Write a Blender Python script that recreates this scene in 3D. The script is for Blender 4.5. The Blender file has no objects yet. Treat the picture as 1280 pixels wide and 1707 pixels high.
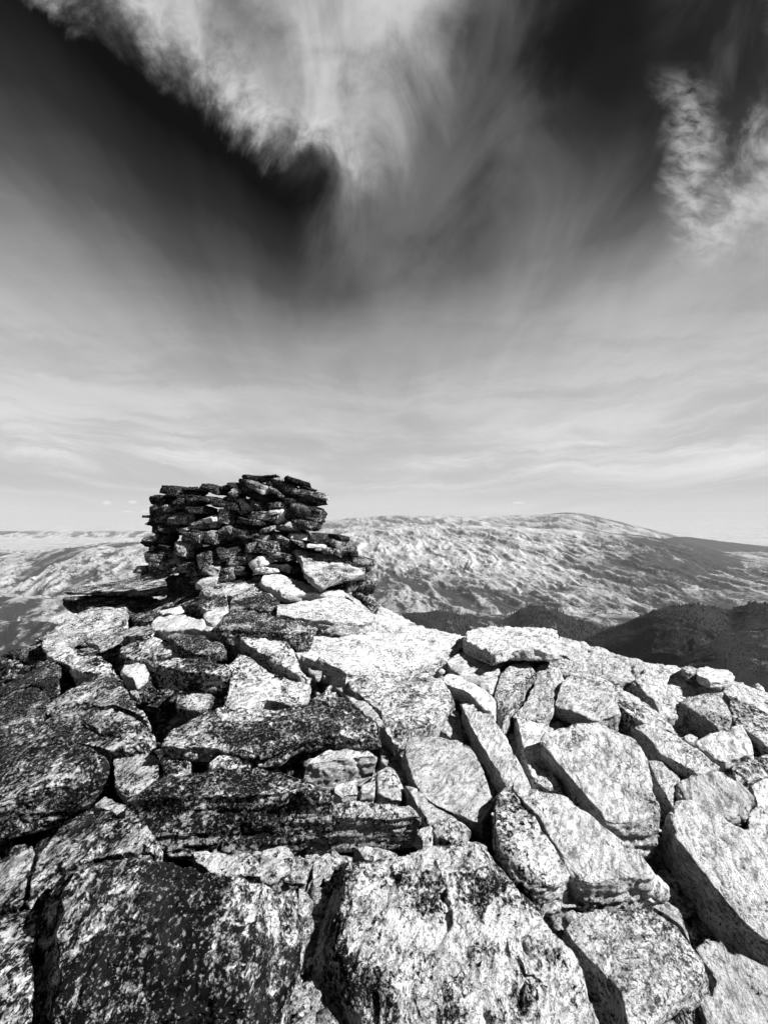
import bpy, bmesh, math, random
import numpy as np
from mathutils import Vector, Matrix

S = bpy.context.scene
COL = S.collection
R = math.radians
SUN_AZ, SUN_EL = 101.0, 43.0      # azimuth clockwise from the view direction (+Y), elevation
EXPO = 1.65
F = 643.0                        # focal length in photograph pixels
EYE = 1.6

# ------------------------------------------------------------------ camera
cam = bpy.data.cameras.new('camera')
cam.sensor_fit = 'HORIZONTAL'
cam.sensor_width = 36.0
cam.lens = 36.0 * F / 1280.0
cam.clip_start, cam.clip_end = 0.05, 300000.0
cam_ob = bpy.data.objects.new('camera', cam)
cam_ob.location = (0, 0, EYE)
cam_ob.rotation_euler = (R(90), 0, 0)
COL.objects.link(cam_ob)
S.camera = cam_ob
S.view_settings.view_transform = 'Standard'
S.view_settings.look = 'None'
S.view_settings.exposure = EXPO
S.view_settings.gamma = 1.0
S.cycles.max_bounces = 4
S.cycles.diffuse_bounces = 1


# ------------------------------------------------------------------ node helper
class NT:
    def __init__(self, tree):
        self.t = tree
        tree.nodes.clear()

    def node(self, kind, **kw):
        n = self.t.nodes.new(kind)
        for k, v in kw.items():
            setattr(n, k, v)
        return n

    def put(self, sock, v):
        if isinstance(v, bpy.types.NodeSocket):
            self.t.links.new(v, sock)
        elif v is not None:
            sock.default_value = v

    def m(self, op, a, b=None, c=None, clamp=False):
        n = self.node('ShaderNodeMath', operation=op)
        n.use_clamp = clamp
        self.put(n.inputs[0], a)
        self.put(n.inputs[1], b)
        self.put(n.inputs[2], c)
        return n.outputs[0]

    def add(self, *a):
        r = a[0]
        for b in a[1:]:
            r = self.m('ADD', r, b)
        return r

    def mul(self, *a):
        r = a[0]
        for b in a[1:]:
            r = self.m('MULTIPLY', r, b)
        return r

    def sub(self, a, b):
        return self.m('SUBTRACT', a, b)

    def ss(self, v, lo, hi, a=0.0, b=1.0):
        n = self.node('ShaderNodeMapRange', interpolation_type='SMOOTHSTEP')
        self.put(n.inputs['Value'], v)
        self.put(n.inputs['From Min'], lo)
        self.put(n.inputs['From Max'], hi)
        self.put(n.inputs['To Min'], a)
        self.put(n.inputs['To Max'], b)
        return n.outputs[0]

    def mix(self, f, a, b):          # float mix
        n = self.node('ShaderNodeMix', data_type='FLOAT')
        self.put(n.inputs[0], f)
        self.put(n.inputs[2], a)
        self.put(n.inputs[3], b)
        return n.outputs[0]

    def vec(self, x, y, z):
        n = self.node('ShaderNodeCombineXYZ')
        for i, v in enumerate((x, y, z)):
            self.put(n.inputs[i], v)
        return n.outputs[0]

    def vm(self, op, a, b):
        n = self.node('ShaderNodeVectorMath', operation=op)
        self.put(n.inputs[0], a)
        self.put(n.inputs[1], b)
        return n.outputs[0]

    def noise(self, v, scale, detail=4.0, rough=0.55, dist=0.0, lac=2.0):
        n = self.node('ShaderNodeTexNoise')
        self.put(n.inputs['Vector'], v)
        n.inputs['Scale'].default_value = scale
        n.inputs['Detail'].default_value = detail
        n.inputs['Roughness'].default_value = rough
        n.inputs['Distortion'].default_value = dist
        n.inputs['Lacunarity'].default_value = lac
        return n.outputs[0]

    def ramp(self, v, pts, interp='EASE'):
        n = self.node('ShaderNodeValToRGB')
        cr = n.color_ramp
        cr.interpolation = interp
        while len(cr.elements) < len(pts):
            cr.elements.new(0.5)
        for e, (p, c) in zip(cr.elements, pts):
            e.position = p
            e.color = (c, c, c, 1)
        self.put(n.inputs[0], v)
        sp = self.node('ShaderNodeSeparateColor')
        self.t.links.new(n.outputs[0], sp.inputs[0])
        return sp.outputs[0]


# ------------------------------------------------------------------ sky
world = bpy.data.worlds.new('World')
S.world = world
world.use_nodes = True
w = NT(world.node_tree)
STR = 0.1
K = 1.0 / (2 ** EXPO) / STR      # picture brightness -> colour fed into the background
sky = w.node('ShaderNodeTexSky', sky_type='NISHITA')
sky.sun_disc = False
sky.sun_elevation = R(SUN_EL)
sky.sun_rotation = R(SUN_AZ)
sky.altitude = 3000
sky.dust_density = 0.4
sep = w.node('ShaderNodeSeparateColor')
w.t.links.new(sky.outputs[0], sep.inputs[0])
tc = w.node('ShaderNodeTexCoord')
D = tc.outputs['Generated']
sx = w.node('ShaderNodeSeparateXYZ')
w.t.links.new(D, sx.inputs[0])
dx, dy, dz = sx.outputs[0], sx.outputs[1], sx.outputs[2]
clear = w.mul(sep.outputs[0], 0.038)                    # the clear sky through a red filter
zc = w.m('MAXIMUM', dz, 0.0)
pz = w.add(zc, 0.10)
pu = w.m('DIVIDE', dx, pz)
pv = w.m('DIVIDE', dy, pz)
# where a cloud stands: directions over the forward axis
yy = w.m('MAXIMUM', dy, 0.08)
cs = w.m('DIVIDE', dx, yy)
ct = w.m('DIVIDE', dz, yy)
front = w.ss(dy, 0.1, 0.3)
P2 = w.vec(pu, pv, 0.0)
big = w.noise(w.vec(w.mul(pu, 1.0), w.mul(pv, 0.45), 3.0), 0.9, 6, 0.55, 0.6)
streak = w.noise(w.vec(w.mul(pu, 2.2), w.mul(pv, 0.30), 7.0), 1.6, 7, 0.6, 0.5)
arc = w.add(ct, w.mul(cs, cs, -0.10))
band = w.noise(w.vec(w.mul(cs, 1.1), w.m('POWER', w.m('MAXIMUM', w.add(arc, 0.1), 0.01), 0.6), 1.0), 3.0, 7, 0.6, 0.5)
band = w.noise(w.vec(w.mul(cs, 1.5), w.add(w.mul(w.m('POWER', w.m('MAXIMUM', w.add(arc, 0.1), 0.01), 0.6), 9.0), w.mul(band, 0.9)), 1.0), 1.2, 7, 0.6, 0.4)
fine = w.noise(P2, 5.0, 7, 0.62, 0.8)
# veil of thin cloud towards the horizon
zz = w.add(zc, w.mul(w.sub(big, 0.5), 0.22), w.mul(w.sub(streak, 0.5), w.ss(dz, 0.2, 0.45, 0.0, 0.07)), w.mul(front, w.mul(w.ss(cs, -0.2, 0.5), -0.035)), w.mul(front, w.ss(cs, -1.0, -0.35, -0.05, 0.0)))
veil = w.ramp(zz, [(0.0, 0.93), (0.06, 0.93), (0.14, 0.90), (0.25, 0.76), (0.35, 0.55), (0.42, 0.34), (0.49, 0.13), (0.56, 0.035), (0.63, 0.0)], 'LINEAR')
veil = w.mul(veil, w.add(w.ss(dz, 0.0, 0.07, 0.88, 0.74), w.mul(w.ss(streak, 0.30, 0.70), w.ss(dz, 0.18, 0.40, 0.0, 0.14)), w.mul(w.ss(band, 0.34, 0.66), w.mul(w.ss(dz, 0.18, 0.40, 0.24, 0.12), w.ss(dz, 0.03, 0.14, 0.3, 1.0)))))
val = w.mix(veil, clear, 0.80 * K)
low = w.mul(w.ss(dz, 0.02, 0.10, 0.0, 1.0), w.ss(dz, 0.10, 0.22, 1.0, 0.0))
val = w.add(val, w.mul(low, w.mul(w.ss(band, 0.46, 0.70), 0.12 * K)))
# grey high veil on the right half, streaming towards the upper right
g1 = w.noise(w.vec(w.mul(w.add(cs, w.mul(ct, -0.35)), 2.6), w.mul(ct, 1.3), 4.0), 1.3, 7, 0.52, 0.6)
gm = w.mul(front, w.ss(w.add(cs, w.mul(w.sub(g1, 0.5), 0.5)), -0.26, 0.02), w.ss(ct, 0.3, 0.75))
gm = w.mul(gm, w.add(0.12, w.mul(w.ss(g1, 0.36, 0.72), 1.25)))
gm = w.mul(gm, w.ss(w.m('SQRT', w.add(w.mul(w.sub(cs, 0.58), w.sub(cs, 0.58), 3.0), w.mul(w.sub(ct, 1.22), w.sub(ct, 1.22)))), 0.10, 0.60, 0.06, 1.0))
val = w.add(val, w.mul(gm, 0.098 * K))
# the bright fan of cloud above the summit
n1 = w.noise(w.vec(w.mul(cs, 1.0), w.mul(ct, 0.75), 2.0), 3.2, 8, 0.6, 0.5)
n2 = w.noise(w.vec(w.mul(w.add(cs, w.mul(ct, 0.10)), 2.0), w.mul(ct, 0.85), 9.0), 2.8, 8, 0.55, 0.5)
n3 = w.noise(w.vec(cs, ct, 5.0), 14.0, 7, 0.6, 0.6)
wob = w.add(w.mul(w.sub(n1, 0.5), 0.42), w.mul(w.sub(n3, 0.5), 0.06))
le = w.add(w.sub(w.add(w.mul(cs, 0.552), w.mul(ct, 0.834)), 0.60), wob)      # distance above the lower left edge
re = w.add(w.mul(w.sub(w.add(-0.02, w.mul(w.sub(ct, 0.85), 0.42)), cs), 0.94), w.mul(w.sub(n2, 0.5), 0.40))
fan = w.mul(front, w.ss(le, -0.02, 0.14), w.ss(re, -0.14, 0.24))
rim = w.mul(w.ss(le, 0.01, 0.07), w.ss(le, 0.07, 0.26, 1.0, 0.0))
fanv = w.add(0.20, w.mul(w.ss(n2, 0.34, 0.66), 0.26), w.mul(w.ss(n1, 0.36, 0.62), 0.18), w.mul(rim, w.mul(w.ss(n3, 0.35, 0.7), 0.30)))
val = w.mix(w.mul(fan, 0.95), val, w.mul(fanv, K))
# a thin tail under the fan
tail = w.mul(front, w.ss(w.m('ABSOLUTE', w.add(w.add(cs, 0.10), w.mul(w.sub(n1, 0.5), 0.25))), 0.0, 0.13, 1.0, 0.0), w.mul(w.ss(ct, 0.70, 0.82), w.ss(ct, 0.84, 1.0, 1.0, 0.0)))
val = w.add(val, w.mul(tail, w.mul(w.ss(n2, 0.35, 0.7), 0.20 * K)))
# broken cirrus on the right
r1 = w.noise(w.vec(w.add(w.mul(cs, 1.0), w.mul(ct, 0.3)), w.mul(ct, 1.5), 0.0), 18.0, 8, 0.60, 0.4)
r2 = w.noise(w.vec(cs, ct, 8.0), 4.5, 6, 0.6, 0.6)
ca = w.add(w.sub(w.add(0.80, w.mul(w.sub(0.9, ct), 0.06)), cs), w.mul(w.sub(r2, 0.5), 0.25))
colm = w.mul(w.ss(w.m('ABSOLUTE', ca), 0.0, 0.11, 1.0, 0.0), w.mul(w.ss(ct, 0.58, 0.72), w.ss(ct, 1.02, 1.18, 1.0, 0.0)))
patch = w.mul(w.ss(w.add(cs, w.mul(w.sub(r2, 0.5), 0.6), w.mul(w.sub(ct, 0.8), -0.35)), 0.84, 1.02), w.mul(w.ss(ct, 0.60, 0.78), w.ss(ct, 0.92, 1.10, 1.0, 0.25)))
cir = w.mul(front, w.m('MINIMUM', w.add(w.mul(colm, w.ss(r1, 0.22, 0.80)), w.mul(patch, w.ss(w.add(w.mul(r1, 0.5), w.mul(r2, 0.5)), 0.28, 0.62))), 1.0))
val = w.mix(w.mul(cir, 0.9), val, 0.60 * K)
# a few tiny fair-weather clouds over the horizon
for px_, py_, rx_, ry_ in ((178, 838, 7, 3.5), (221, 837, 9, 3), (213, 853, 12, 2.2), (242, 853, 9, 2.5), (863, 838, 11, 2.0)):
    ex = w.m('DIVIDE', w.sub(cs, (px_ - 640) / F), rx_ / F)
    ey = w.m('DIVIDE', w.sub(ct, (853.5 - py_) / F), ry_ / F)
    e = w.m('SQRT', w.add(w.mul(ex, ex), w.mul(ey, ey)))
    val = w.mix(w.mul(front, w.ss(w.add(e, w.mul(w.sub(n3, 0.5), 1.2)), 0.2, 1.3, 0.6, 0.0)), val, 0.88 * K)
cc = w.node('ShaderNodeCombineColor')
for i in range(3):
    w.put(cc.inputs[i], val)
bg = w.node('ShaderNodeBackground')
w.put(bg.inputs[0], cc.outputs[0])
bg.inputs[1].default_value = STR
wo = w.node('ShaderNodeOutputWorld')
w.t.links.new(bg.outputs[0], wo.inputs[0])

# ------------------------------------------------------------------ sun
sun = bpy.data.lights.new('sun', 'SUN')
sun.energy = 5.0
sun.angle = R(0.5)
sun.color = (1.0, 1.0, 1.0)
sun_ob = bpy.data.objects.new('sun', sun)
sd = Vector((math.sin(R(SUN_AZ)) * math.cos(R(SUN_EL)), math.cos(R(SUN_AZ)) * math.cos(R(SUN_EL)), math.sin(R(SUN_EL))))
sun_ob.rotation_euler = sd.to_track_quat('Z', 'Y').to_euler()
sun_ob.location = (20, 10, 30)
COL.objects.link(sun_ob)


# ------------------------------------------------------------------ numpy noise
def _hash(x, y, z, seed):
    h = (x * 374761393 + y * 668265263 + z * 2147483647 + seed * 974711) & 0xFFFFFFFF
    h = ((h ^ (h >> 13)) * 1274126177) & 0xFFFFFFFF
    h = ((h ^ (h >> 15)) * 2246822519) & 0xFFFFFFFF
    return h ^ (h >> 16)


def pnoise(p, seed=0):
    p = np.asarray(p, dtype=np.float64)
    i = np.floor(p).astype(np.int64)
    f = p - i
    u = f * f * f * (f * (f * 6 - 15) + 10)
    out = 0.0
    for a in (0, 1):
        for b in (0, 1):
            for c in (0, 1):
                h = _hash(i[:, 0] + a, i[:, 1] + b, i[:, 2] + c, seed)
                gx = (h & 1023) / 511.5 - 1
                gy = ((h >> 10) & 1023) / 511.5 - 1
                gz = ((h >> 20) & 1023) / 511.5 - 1
                d = gx * (f[:, 0] - a) + gy * (f[:, 1] - b) + gz * (f[:, 2] - c)
                wx = u[:, 0] if a else 1 - u[:, 0]
                wy = u[:, 1] if b else 1 - u[:, 1]
                wz = u[:, 2] if c else 1 - u[:, 2]
                out = out + wx * wy * wz * d
    return out * 1.3


def fbm(p, octv=4, seed=0, ridged=False, gain=0.5):
    s, a, f, wgt = 0.0, 1.0, 1.0, 1.0
    if ridged == 'multi':
        for o in range(octv):
            n = (1 - np.abs(pnoise(np.asarray(p) * f, seed + o * 17)) * 1.9)
            n = np.maximum(n, 0) ** 2 * wgt
            wgt = np.clip(n * 1.8, 0.12, 1)
            s = s + a * n
            a *= gain
            f *= 2.07
        return s
    for o in range(octv):
        n = pnoise(np.asarray(p) * f, seed + o * 17)
        s = s + a * ((1 - 2 * np.abs(n)) if ridged else n)
        a *= gain
        f *= 2.03
    return s


# ------------------------------------------------------------------ materials
def new_mat(name):
    m = bpy.data.materials.new(name)
    m.use_nodes = True
    n = NT(m.node_tree)
    out = n.node('ShaderNodeOutputMaterial')
    b = n.node('ShaderNodeBsdfPrincipled')
    b.inputs['Roughness'].default_value = 0.9
    b.inputs['Specular IOR Level'].default_value = 0.0
    n.t.links.new(b.outputs[0], out.inputs[0])
    return m, n, b


def grey(n, v):
    c = n.node('ShaderNodeCombineColor')
    for i in range(3):
        n.put(c.inputs[i], v)
    return c.outputs[0]


def rock_material(name, fixed=None):
    m, n, b = new_mat(name)
    t = n.node('ShaderNodeTexCoord')
    oi = n.node('ShaderNodeObjectInfo')
    rnd = oi.outputs['Random']
    if fixed is None:
        a1 = n.node('ShaderNodeAttribute', attribute_type='OBJECT', attribute_name='lichen').outputs['Fac']
        a2 = n.node('ShaderNodeAttribute', attribute_type='OBJECT', attribute_name='tone').outputs['Fac']
    else:
        sxyz = n.node('ShaderNodeSeparateXYZ')
        n.t.links.new(t.outputs['Object'], sxyz.inputs[0])
        a1, a2 = n.ss(sxyz.outputs[0], -1.4, 0.4, *fixed[0]), n.ss(sxyz.outputs[0], -1.4, 0.4, *fixed[1])
    v = n.vm('ADD', n.vm('MULTIPLY', t.outputs['Object'], n.vec(*[n.add(0.75, n.mul(n.m('FRACT', n.mul(rnd, 7.13)), 0.6))] * 3)), n.vec(n.mul(rnd, 37.0), n.mul(rnd, 91.0), n.mul(rnd, 13.0)))
    st = n.vm('MULTIPLY', v, n.vec(0.35, 1.0, 2.6))
    large = n.noise(v, 2.6, 3, 0.5)
    mid = n.noise(v, 9.0, 5, 0.6, 0.3)
    foli = n.noise(st, 40.0, 6, 0.70, 0.4)
    grain = n.noise(v, 130.0, 4, 0.75)
    base = n.mul(a2, 0.98, n.add(0.62, n.mul(n.ss(mid, 0.3, 0.62), 0.38), n.mul(large, 0.15)))
    base = n.mul(base, n.ss(foli, 0.38, 0.54, 0.42, 1.10))
    base = n.mul(base, n.ss(grain, 0.36, 0.53, n.add(0.25, n.mul(rnd, 0.35)), 1.12))
    # dark crust lichen: coarse patches of finely broken flecks
    l1 = n.noise(v, 44.0, 9, 0.76, 0.35)
    l2 = n.noise(v, 4.6, 5, 0.6, 0.4)
    fld = n.add(n.mul(l1, 0.84), n.mul(l2, 0.42), n.mul(foli, 0.06))
    thr = n.sub(0.838, n.mul(a1, 0.315))
    if fixed is None:
        a3 = n.node('ShaderNodeAttribute', attribute_type='OBJECT', attribute_name='drift').outputs['Fac']
        fld = n.add(fld, n.mul(a3, n.sub(n.noise(v, 2.9, 4, 0.6, 0.6), 0.5)))
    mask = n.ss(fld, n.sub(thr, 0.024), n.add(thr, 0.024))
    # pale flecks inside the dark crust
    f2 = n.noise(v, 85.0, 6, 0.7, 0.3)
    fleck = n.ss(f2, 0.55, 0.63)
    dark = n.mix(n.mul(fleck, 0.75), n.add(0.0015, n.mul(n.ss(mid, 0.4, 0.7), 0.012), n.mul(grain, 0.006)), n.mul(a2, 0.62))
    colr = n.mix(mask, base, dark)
    sp_ = n.noise(v, 62.0, 5, 0.75, 0.2)
    sfl = n.add(n.mul(sp_, 0.8), n.mul(l2, 0.25), n.mul(large, 0.12))
    speck = n.ss(sfl, n.add(0.615, n.mul(rnd, 0.07)), n.add(0.645, n.mul(rnd, 0.07)))
    colr = n.mul(colr, n.mix(n.mul(speck, n.sub(1.0, mask)), 1.0, 0.16))
    # hairline cracks along the grain
    crk = n.noise(n.vm('MULTIPLY', v, n.vec(0.5, 1.2, 3.0)), 5.0, 6, 0.6, 1.0)
    line = n.ss(n.m('ABSOLUTE', n.sub(crk, 0.5)), 0.0, 0.007, 0.30, 1.0)
    colr = n.mul(colr, line)
    n.put(b.inputs['Base Color'], grey(n, colr))
    hgt = n.add(n.mul(foli, 0.6), n.mul(grain, 0.25), n.mul(l1, 0.9), n.mul(line, 0.35), n.mul(mask, 0.12))
    bp = n.node('ShaderNodeBump')
    bp.inputs['Strength'].default_value = 1.0
    bp.inputs['Distance'].default_value = 0.024
    n.put(bp.inputs['Height'], hgt)
    n.t.links.new(bp.outputs[0], b.inputs['Normal'])
    return m


ROCK = rock_material('lichen_granite')
GROUND = rock_material('dark_rubble_ground', ((0.65, 0.25), (0.34, 0.44)))


# ------------------------------------------------------------------ the summit surface
def unproj(px, py, d):
    return ((px - 640) / F * d, d, EYE - (py - 853.5) / F * d)


ctrl = []
for px, py, z in ((640, 1707, 0.0), (250, 1707, 0.12), (60, 1707, 0.05), (1000, 1707, -0.08), (1280, 1707, -0.2),
                  (280, 1450, 0.22), (640, 1400, 0.02), (700, 1200, 0.07), (700, 1100, 0.12), (700, 1060, 0.10),
                  (1280, 1150, -0.2), (1070, 1100, 0.0), (930, 1065, 0.06), (1280, 1350, -0.12), (1280, 1600, -0.22),
                  (380, 1200, 0.24), (100, 1200, 0.10), (0, 1200, 0.0), (0, 1400, 0.02), (0, 1300, 0.05), (380, 1050, 0.42), (250, 1050, 0.36), (300, 1020, 0.44),
                  (430, 985, 0.60), (380, 1330, 0.20), (540, 1020, 0.42), (1000, 1250, 0.0), (1000, 1450, -0.05), (60, 1090, 0.0), (130, 1020, 0.25)):
    d = (EYE - z) / ((py - 853.5) / F)
    ctrl.append(((px - 640) / F * d, d, z))
ctrl += [(0, 0, 0.0), (-1.6, 0, 0.05), (1.6, 0, -0.3), (0, -2, -0.2), (-2.2, 5.9, 0.6), (-1.2, 6.6, 0.6), (-3.6, 5.2, 0.1), (0.6, 7.2, -0.9), (-2, 8.5, -0.6), (3.2, 6.6, -1.6),
         (6, 4.5, -2.4), (6, 1, -2.2), (-6, 5, -1.6), (-6, 1, -1.0), (-5, 8, -2.4), (3.2, -1, -0.9), (-3.5, -1, -0.2), (9, 9, -6), (-9, 9, -5.5), (0, 12, -5), (-9, 0, -3.5), (9, 0, -5)]
ctrl = np.array(ctrl)


def _tps(r2):
    return np.where(r2 > 0, 0.5 * r2 * np.log(np.maximum(r2, 1e-12)), 0.0)


_n = len(ctrl)
_A = np.zeros((_n + 3, _n + 3))
_d2 = ((ctrl[:, None, :2] - ctrl[None, :, :2]) ** 2).sum(-1)
_A[:_n, :_n] = _tps(_d2) + np.eye(_n) * 0.03
_A[:_n, _n] = 1
_A[:_n, _n + 1:] = ctrl[:, :2]
_A[_n:, :_n] = _A[:_n, _n:].T
_W = np.linalg.solve(_A, np.concatenate([ctrl[:, 2], np.zeros(3)]))


def gz(x, y):
    x, y = np.atleast_1d(np.asarray(x, float)), np.atleast_1d(np.asarray(y, float))
    r2 = (x[:, None] - ctrl[None, :, 0]) ** 2 + (y[:, None] - ctrl[None, :, 1]) ** 2
    return _tps(r2) @ _W[:_n] + _W[_n] + _W[_n + 1] * x + _W[_n + 2] * y


def march(px, py):
    """Where the line of sight of a photograph pixel meets the summit surface."""
    sx_, sz_ = (px - 640) / F, (853.5 - py) / F
    d = np.concatenate([np.arange(0.6, 9.0, 0.01)])
    gap = EYE + sz_ * d - gz(sx_ * d, d)
    k = np.argmax(gap < 0) if (gap < 0).any() else int(np.argmin(gap))
    return float(sx_ * d[k]), float(d[k])


def gslope(x, y, e=0.25):
    a = (gz(x + e, y) - gz(x - e, y))[0] / (2 * e)
    b = (gz(x, y + e) - gz(x, y - e))[0] / (2 * e)
    return float(a), float(b)


CROPS = {'T': (0, 0, 1), 'A': (220, 780, 2.909), 'B': (0, 940, 2.909), 'C': (400, 960, 2.909), 'D': (840, 1000, 2.909), 'E': (0, 1240, 2.909),
         'F': (400, 1240, 2.909), 'G': (840, 1240, 2.909), 'H': (60, 980, 5.333), 'I': (280, 980, 5.333), 'J': (0, 1100, 5.333),
         'L': (400, 1040, 4.923), 'M': (640, 1040, 4.923), 'N': (230, 780, 6.4), 'O': (380, 780, 6.4), 'P': (230, 880, 6.4), 'Q': (430, 880, 6.4)}


def conv(c, pts):
    ox, oy, s = CROPS[c]
    return [(ox + u / s, oy + v / s) for u, v in pts]


pending = []        # (object, info) waiting for their surface to be carved


def tag(o, label, cat, group=None, kind=None):
    if label:
        o['label'] = label
    if cat:
        o['category'] = cat
    if group:
        o['group'] = group
    if kind:
        o['kind'] = kind


def finish_later(name, verts, hulls, prisms, frame, voxel, amp, seed, label, cat, group, lichen, tone, smooth=1, drift=0.15):
    """One rock: solids in the rock's own frame, fused and carved afterwards."""
    bm = bmesh.new()
    for pts in hulls:
        b2 = bmesh.new()
        for p in pts:
            b2.verts.new(p)
        r = bmesh.ops.convex_hull(b2, input=b2.verts)
        dead = [e for e in r['geom_interior'] + r['geom_unused'] if isinstance(e, bmesh.types.BMVert)]
        bmesh.ops.delete(b2, geom=list(set(dead)), context='VERTS')
        tmp = bpy.data.meshes.new('tmp')
        b2.to_mesh(tmp)
        b2.free()
        bm.from_mesh(tmp)
        bpy.data.meshes.remove(tmp)
    for rings in prisms:
        rv = [[bm.verts.new(p) for p in ring] for ring in rings]
        n = len(rv[0])
        fs = [bm.faces.new(rv[0]), bm.faces.new(list(reversed(rv[-1])))]
        for a, b in zip(rv[:-1], rv[1:]):
            for i in range(n):
                j = (i + 1) % n
                fs.append(bm.faces.new((a[i], b[i], b[j], a[j])))
        bmesh.ops.recalc_face_normals(bm, faces=fs)
    bmesh.ops.triangulate(bm, faces=[f for f in bm.faces if len(f.verts) > 4])
    me = bpy.data.meshes.new(name)
    bm.to_mesh(me)
    bm.free()
    me.materials.append(ROCK)
    o = bpy.data.objects.new(name, me)
    o.matrix_world = frame
    COL.objects.link(o)
    tag(o, label, cat, group)
    o['lichen'] = float(lichen) * (1.06 if 0.5 < lichen < 0.8 and group != CAIRN else 1.0)
    o['tone'] = float(tone) * random.Random(seed + 5).uniform(0.80, 1.06)
    o['drift'] = float(drift)
    md = o.modifiers.new('fuse', 'REMESH')
    md.mode = 'VOXEL'
    md.voxel_size = voxel
    if smooth:
        sm = o.modifiers.new('round', 'SMOOTH')
        sm.factor = 0.35
        sm.iterations = smooth
    pending.append((o, amp, seed))
    return o


def frame_of(org, a, b, yaw):
    nrm = Vector((-a, -b, 1)).normalized()
    xx = Vector((math.cos(yaw), math.sin(yaw), 0))
    xx = (xx - nrm * xx.dot(nrm)).normalized()
    yv = nrm.cross(xx)
    M = Matrix((xx, yv, nrm)).transposed().to_4x4()
    M.translation = org
    return M


_seed = [100]


def rock(name, label, crop, poly, th=0.15, dz=0.0, tilt=(0, 0), lich=0.3, tone=0.42, front=None, drop=0.15, group=None, amp=1.0, cat=None, abs_tilt=None, bev=0.010, grow=1.0, dome=0.0, drift=0.2, dist=None):
    _seed[0] += 1
    sd_ = _seed[0]
    rng = random.Random(sd_)
    T = conv(crop, poly)
    cx = sum(p[0] for p in T) / len(T)
    cy = sum(p[1] for p in T) / len(T)
    wx, wy = march(cx, cy)
    a, b = gslope(wx, wy)
    a, b = (a * 0.8 + tilt[0], b * 0.8 + tilt[1]) if abs_tilt is None else abs_tilt
    z0 = float(gz(wx, wy)[0]) + dz
    if dist:
        wx, wy, z0 = unproj(cx, cy, dist)
    a, b = a + rng.uniform(-0.06, 0.06), b + rng.uniform(-0.03, 0.05)
    den0 = (853.5 - cy) / F - a * (cx - 640) / F - b
    if den0 > -0.16:                       # a face seen too edge-on: lean it towards the viewer
        b += den0 + 0.16
    if group == GM:
        grow = max(grow, 2.2)

    def on_plane(px, py, off=0.0):
        s_, t_ = (px - 640) / F, (853.5 - py) / F
        # EYE + t d = z0 + off + a (s d - wx) + b (d - wy)
        den = t_ - a * s_ - b
        d = (z0 + off - a * wx - b * wy - EYE) / den if abs(den) > 0.03 else wy
        if d < 0.4 or d > wy * 1.9:
            d = min(max(d, 0.4), wy * 1.9) if d > 0 else wy * 1.6
        return Vector((s_ * d, d, EYE + t_ * d))

    W = [on_plane(*p) for p in T]
    yaw = rng.uniform(0.5, 1.1)
    Mw = frame_of(Vector((wx, wy, z0)), a, b, yaw)
    Mi = Mw.inverted()
    L = [Mi @ p for p in W]
    c0 = sum(L, Vector()) / len(L)
    s0 = sum((p - c0).length for p in L) / len(L)
    ex = 1 + min(0.10, grow * 0.0075 * wy / s0)
    L = [c0 + (p - c0) * ex for p in L]
    # break up long straight edges
    out = []
    for i, p in enumerate(L):
        q = L[(i + 1) % len(L)]
        out.append(p)
        ln = (q - p).length
        if ln > 0.12:
            k = 2 if ln > 0.35 else 1
            for j in range(1, k + 1):
                m_ = p.lerp(q, j / (k + 1) + rng.uniform(-0.08, 0.08))
                nn = Vector((-(q - p).y, (q - p).x, 0)).normalized()
                out.append(m_ + nn * rng.uniform(-0.035, 0.035) * ln)
    cen = sum(out, Vector()) / len(out)
    size = sum((p - cen).length for p in out) / len(out)

    def ring(z, sc, jz):
        return [Vector((cen.x + (p.x - cen.x) * sc, cen.y + (p.y - cen.y) * sc, z + rng.uniform(-jz, jz))) for p in out]
    r_ = min(bev, size * 0.12, th * 0.3)
    sc0 = 1 - r_ * 1.2 / max(size, 0.05)
    up = [ring(dome, 0.42, 0.02), ring(dome * 0.72, 0.72, 0.015)] if dome else []
    prisms = [up + [ring(0.0, sc0, min(0.012, r_ * 0.5)), ring(-r_ * 0.9, 1.0, 0), ring(-th * 0.75, 0.99, th * 0.08), ring(-th, 0.90, 0)]]
    hulls = []
    if front:
        FR = [Mi @ on_plane(px, py, -drop) for px, py in conv(crop, front)]
        base = [Vector((p.x, p.y, p.z - max(0.06, th * 0.4))) for p in FR]
        top = ring(-r_ * 0.4, sc0, 0)
        back = [Vector((p.x, p.y, -th)) for p in top]
        hulls.append(FR + base + top + back)
    dmean = sum(p.y for p in W) / len(W)
    vox = max(0.0065, min(0.0042 * dmean, size / 9))
    return finish_later(name, None, hulls, prisms, Mw, vox, amp * min(1.0, 0.35 + size), sd_, label, cat or name.replace('_', ' '), group, lich, tone, 1, drift)


# ------------------------------------------------------------------ the rocks of the summit
CAIRN = 'stones piled in the summit cairn'
GB, GM, GL = 'boulders of the near foreground', 'broken slabs of the summit ridge', 'lichened rocks below the cairn'
PL, LI = 0.50, 0.40
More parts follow.
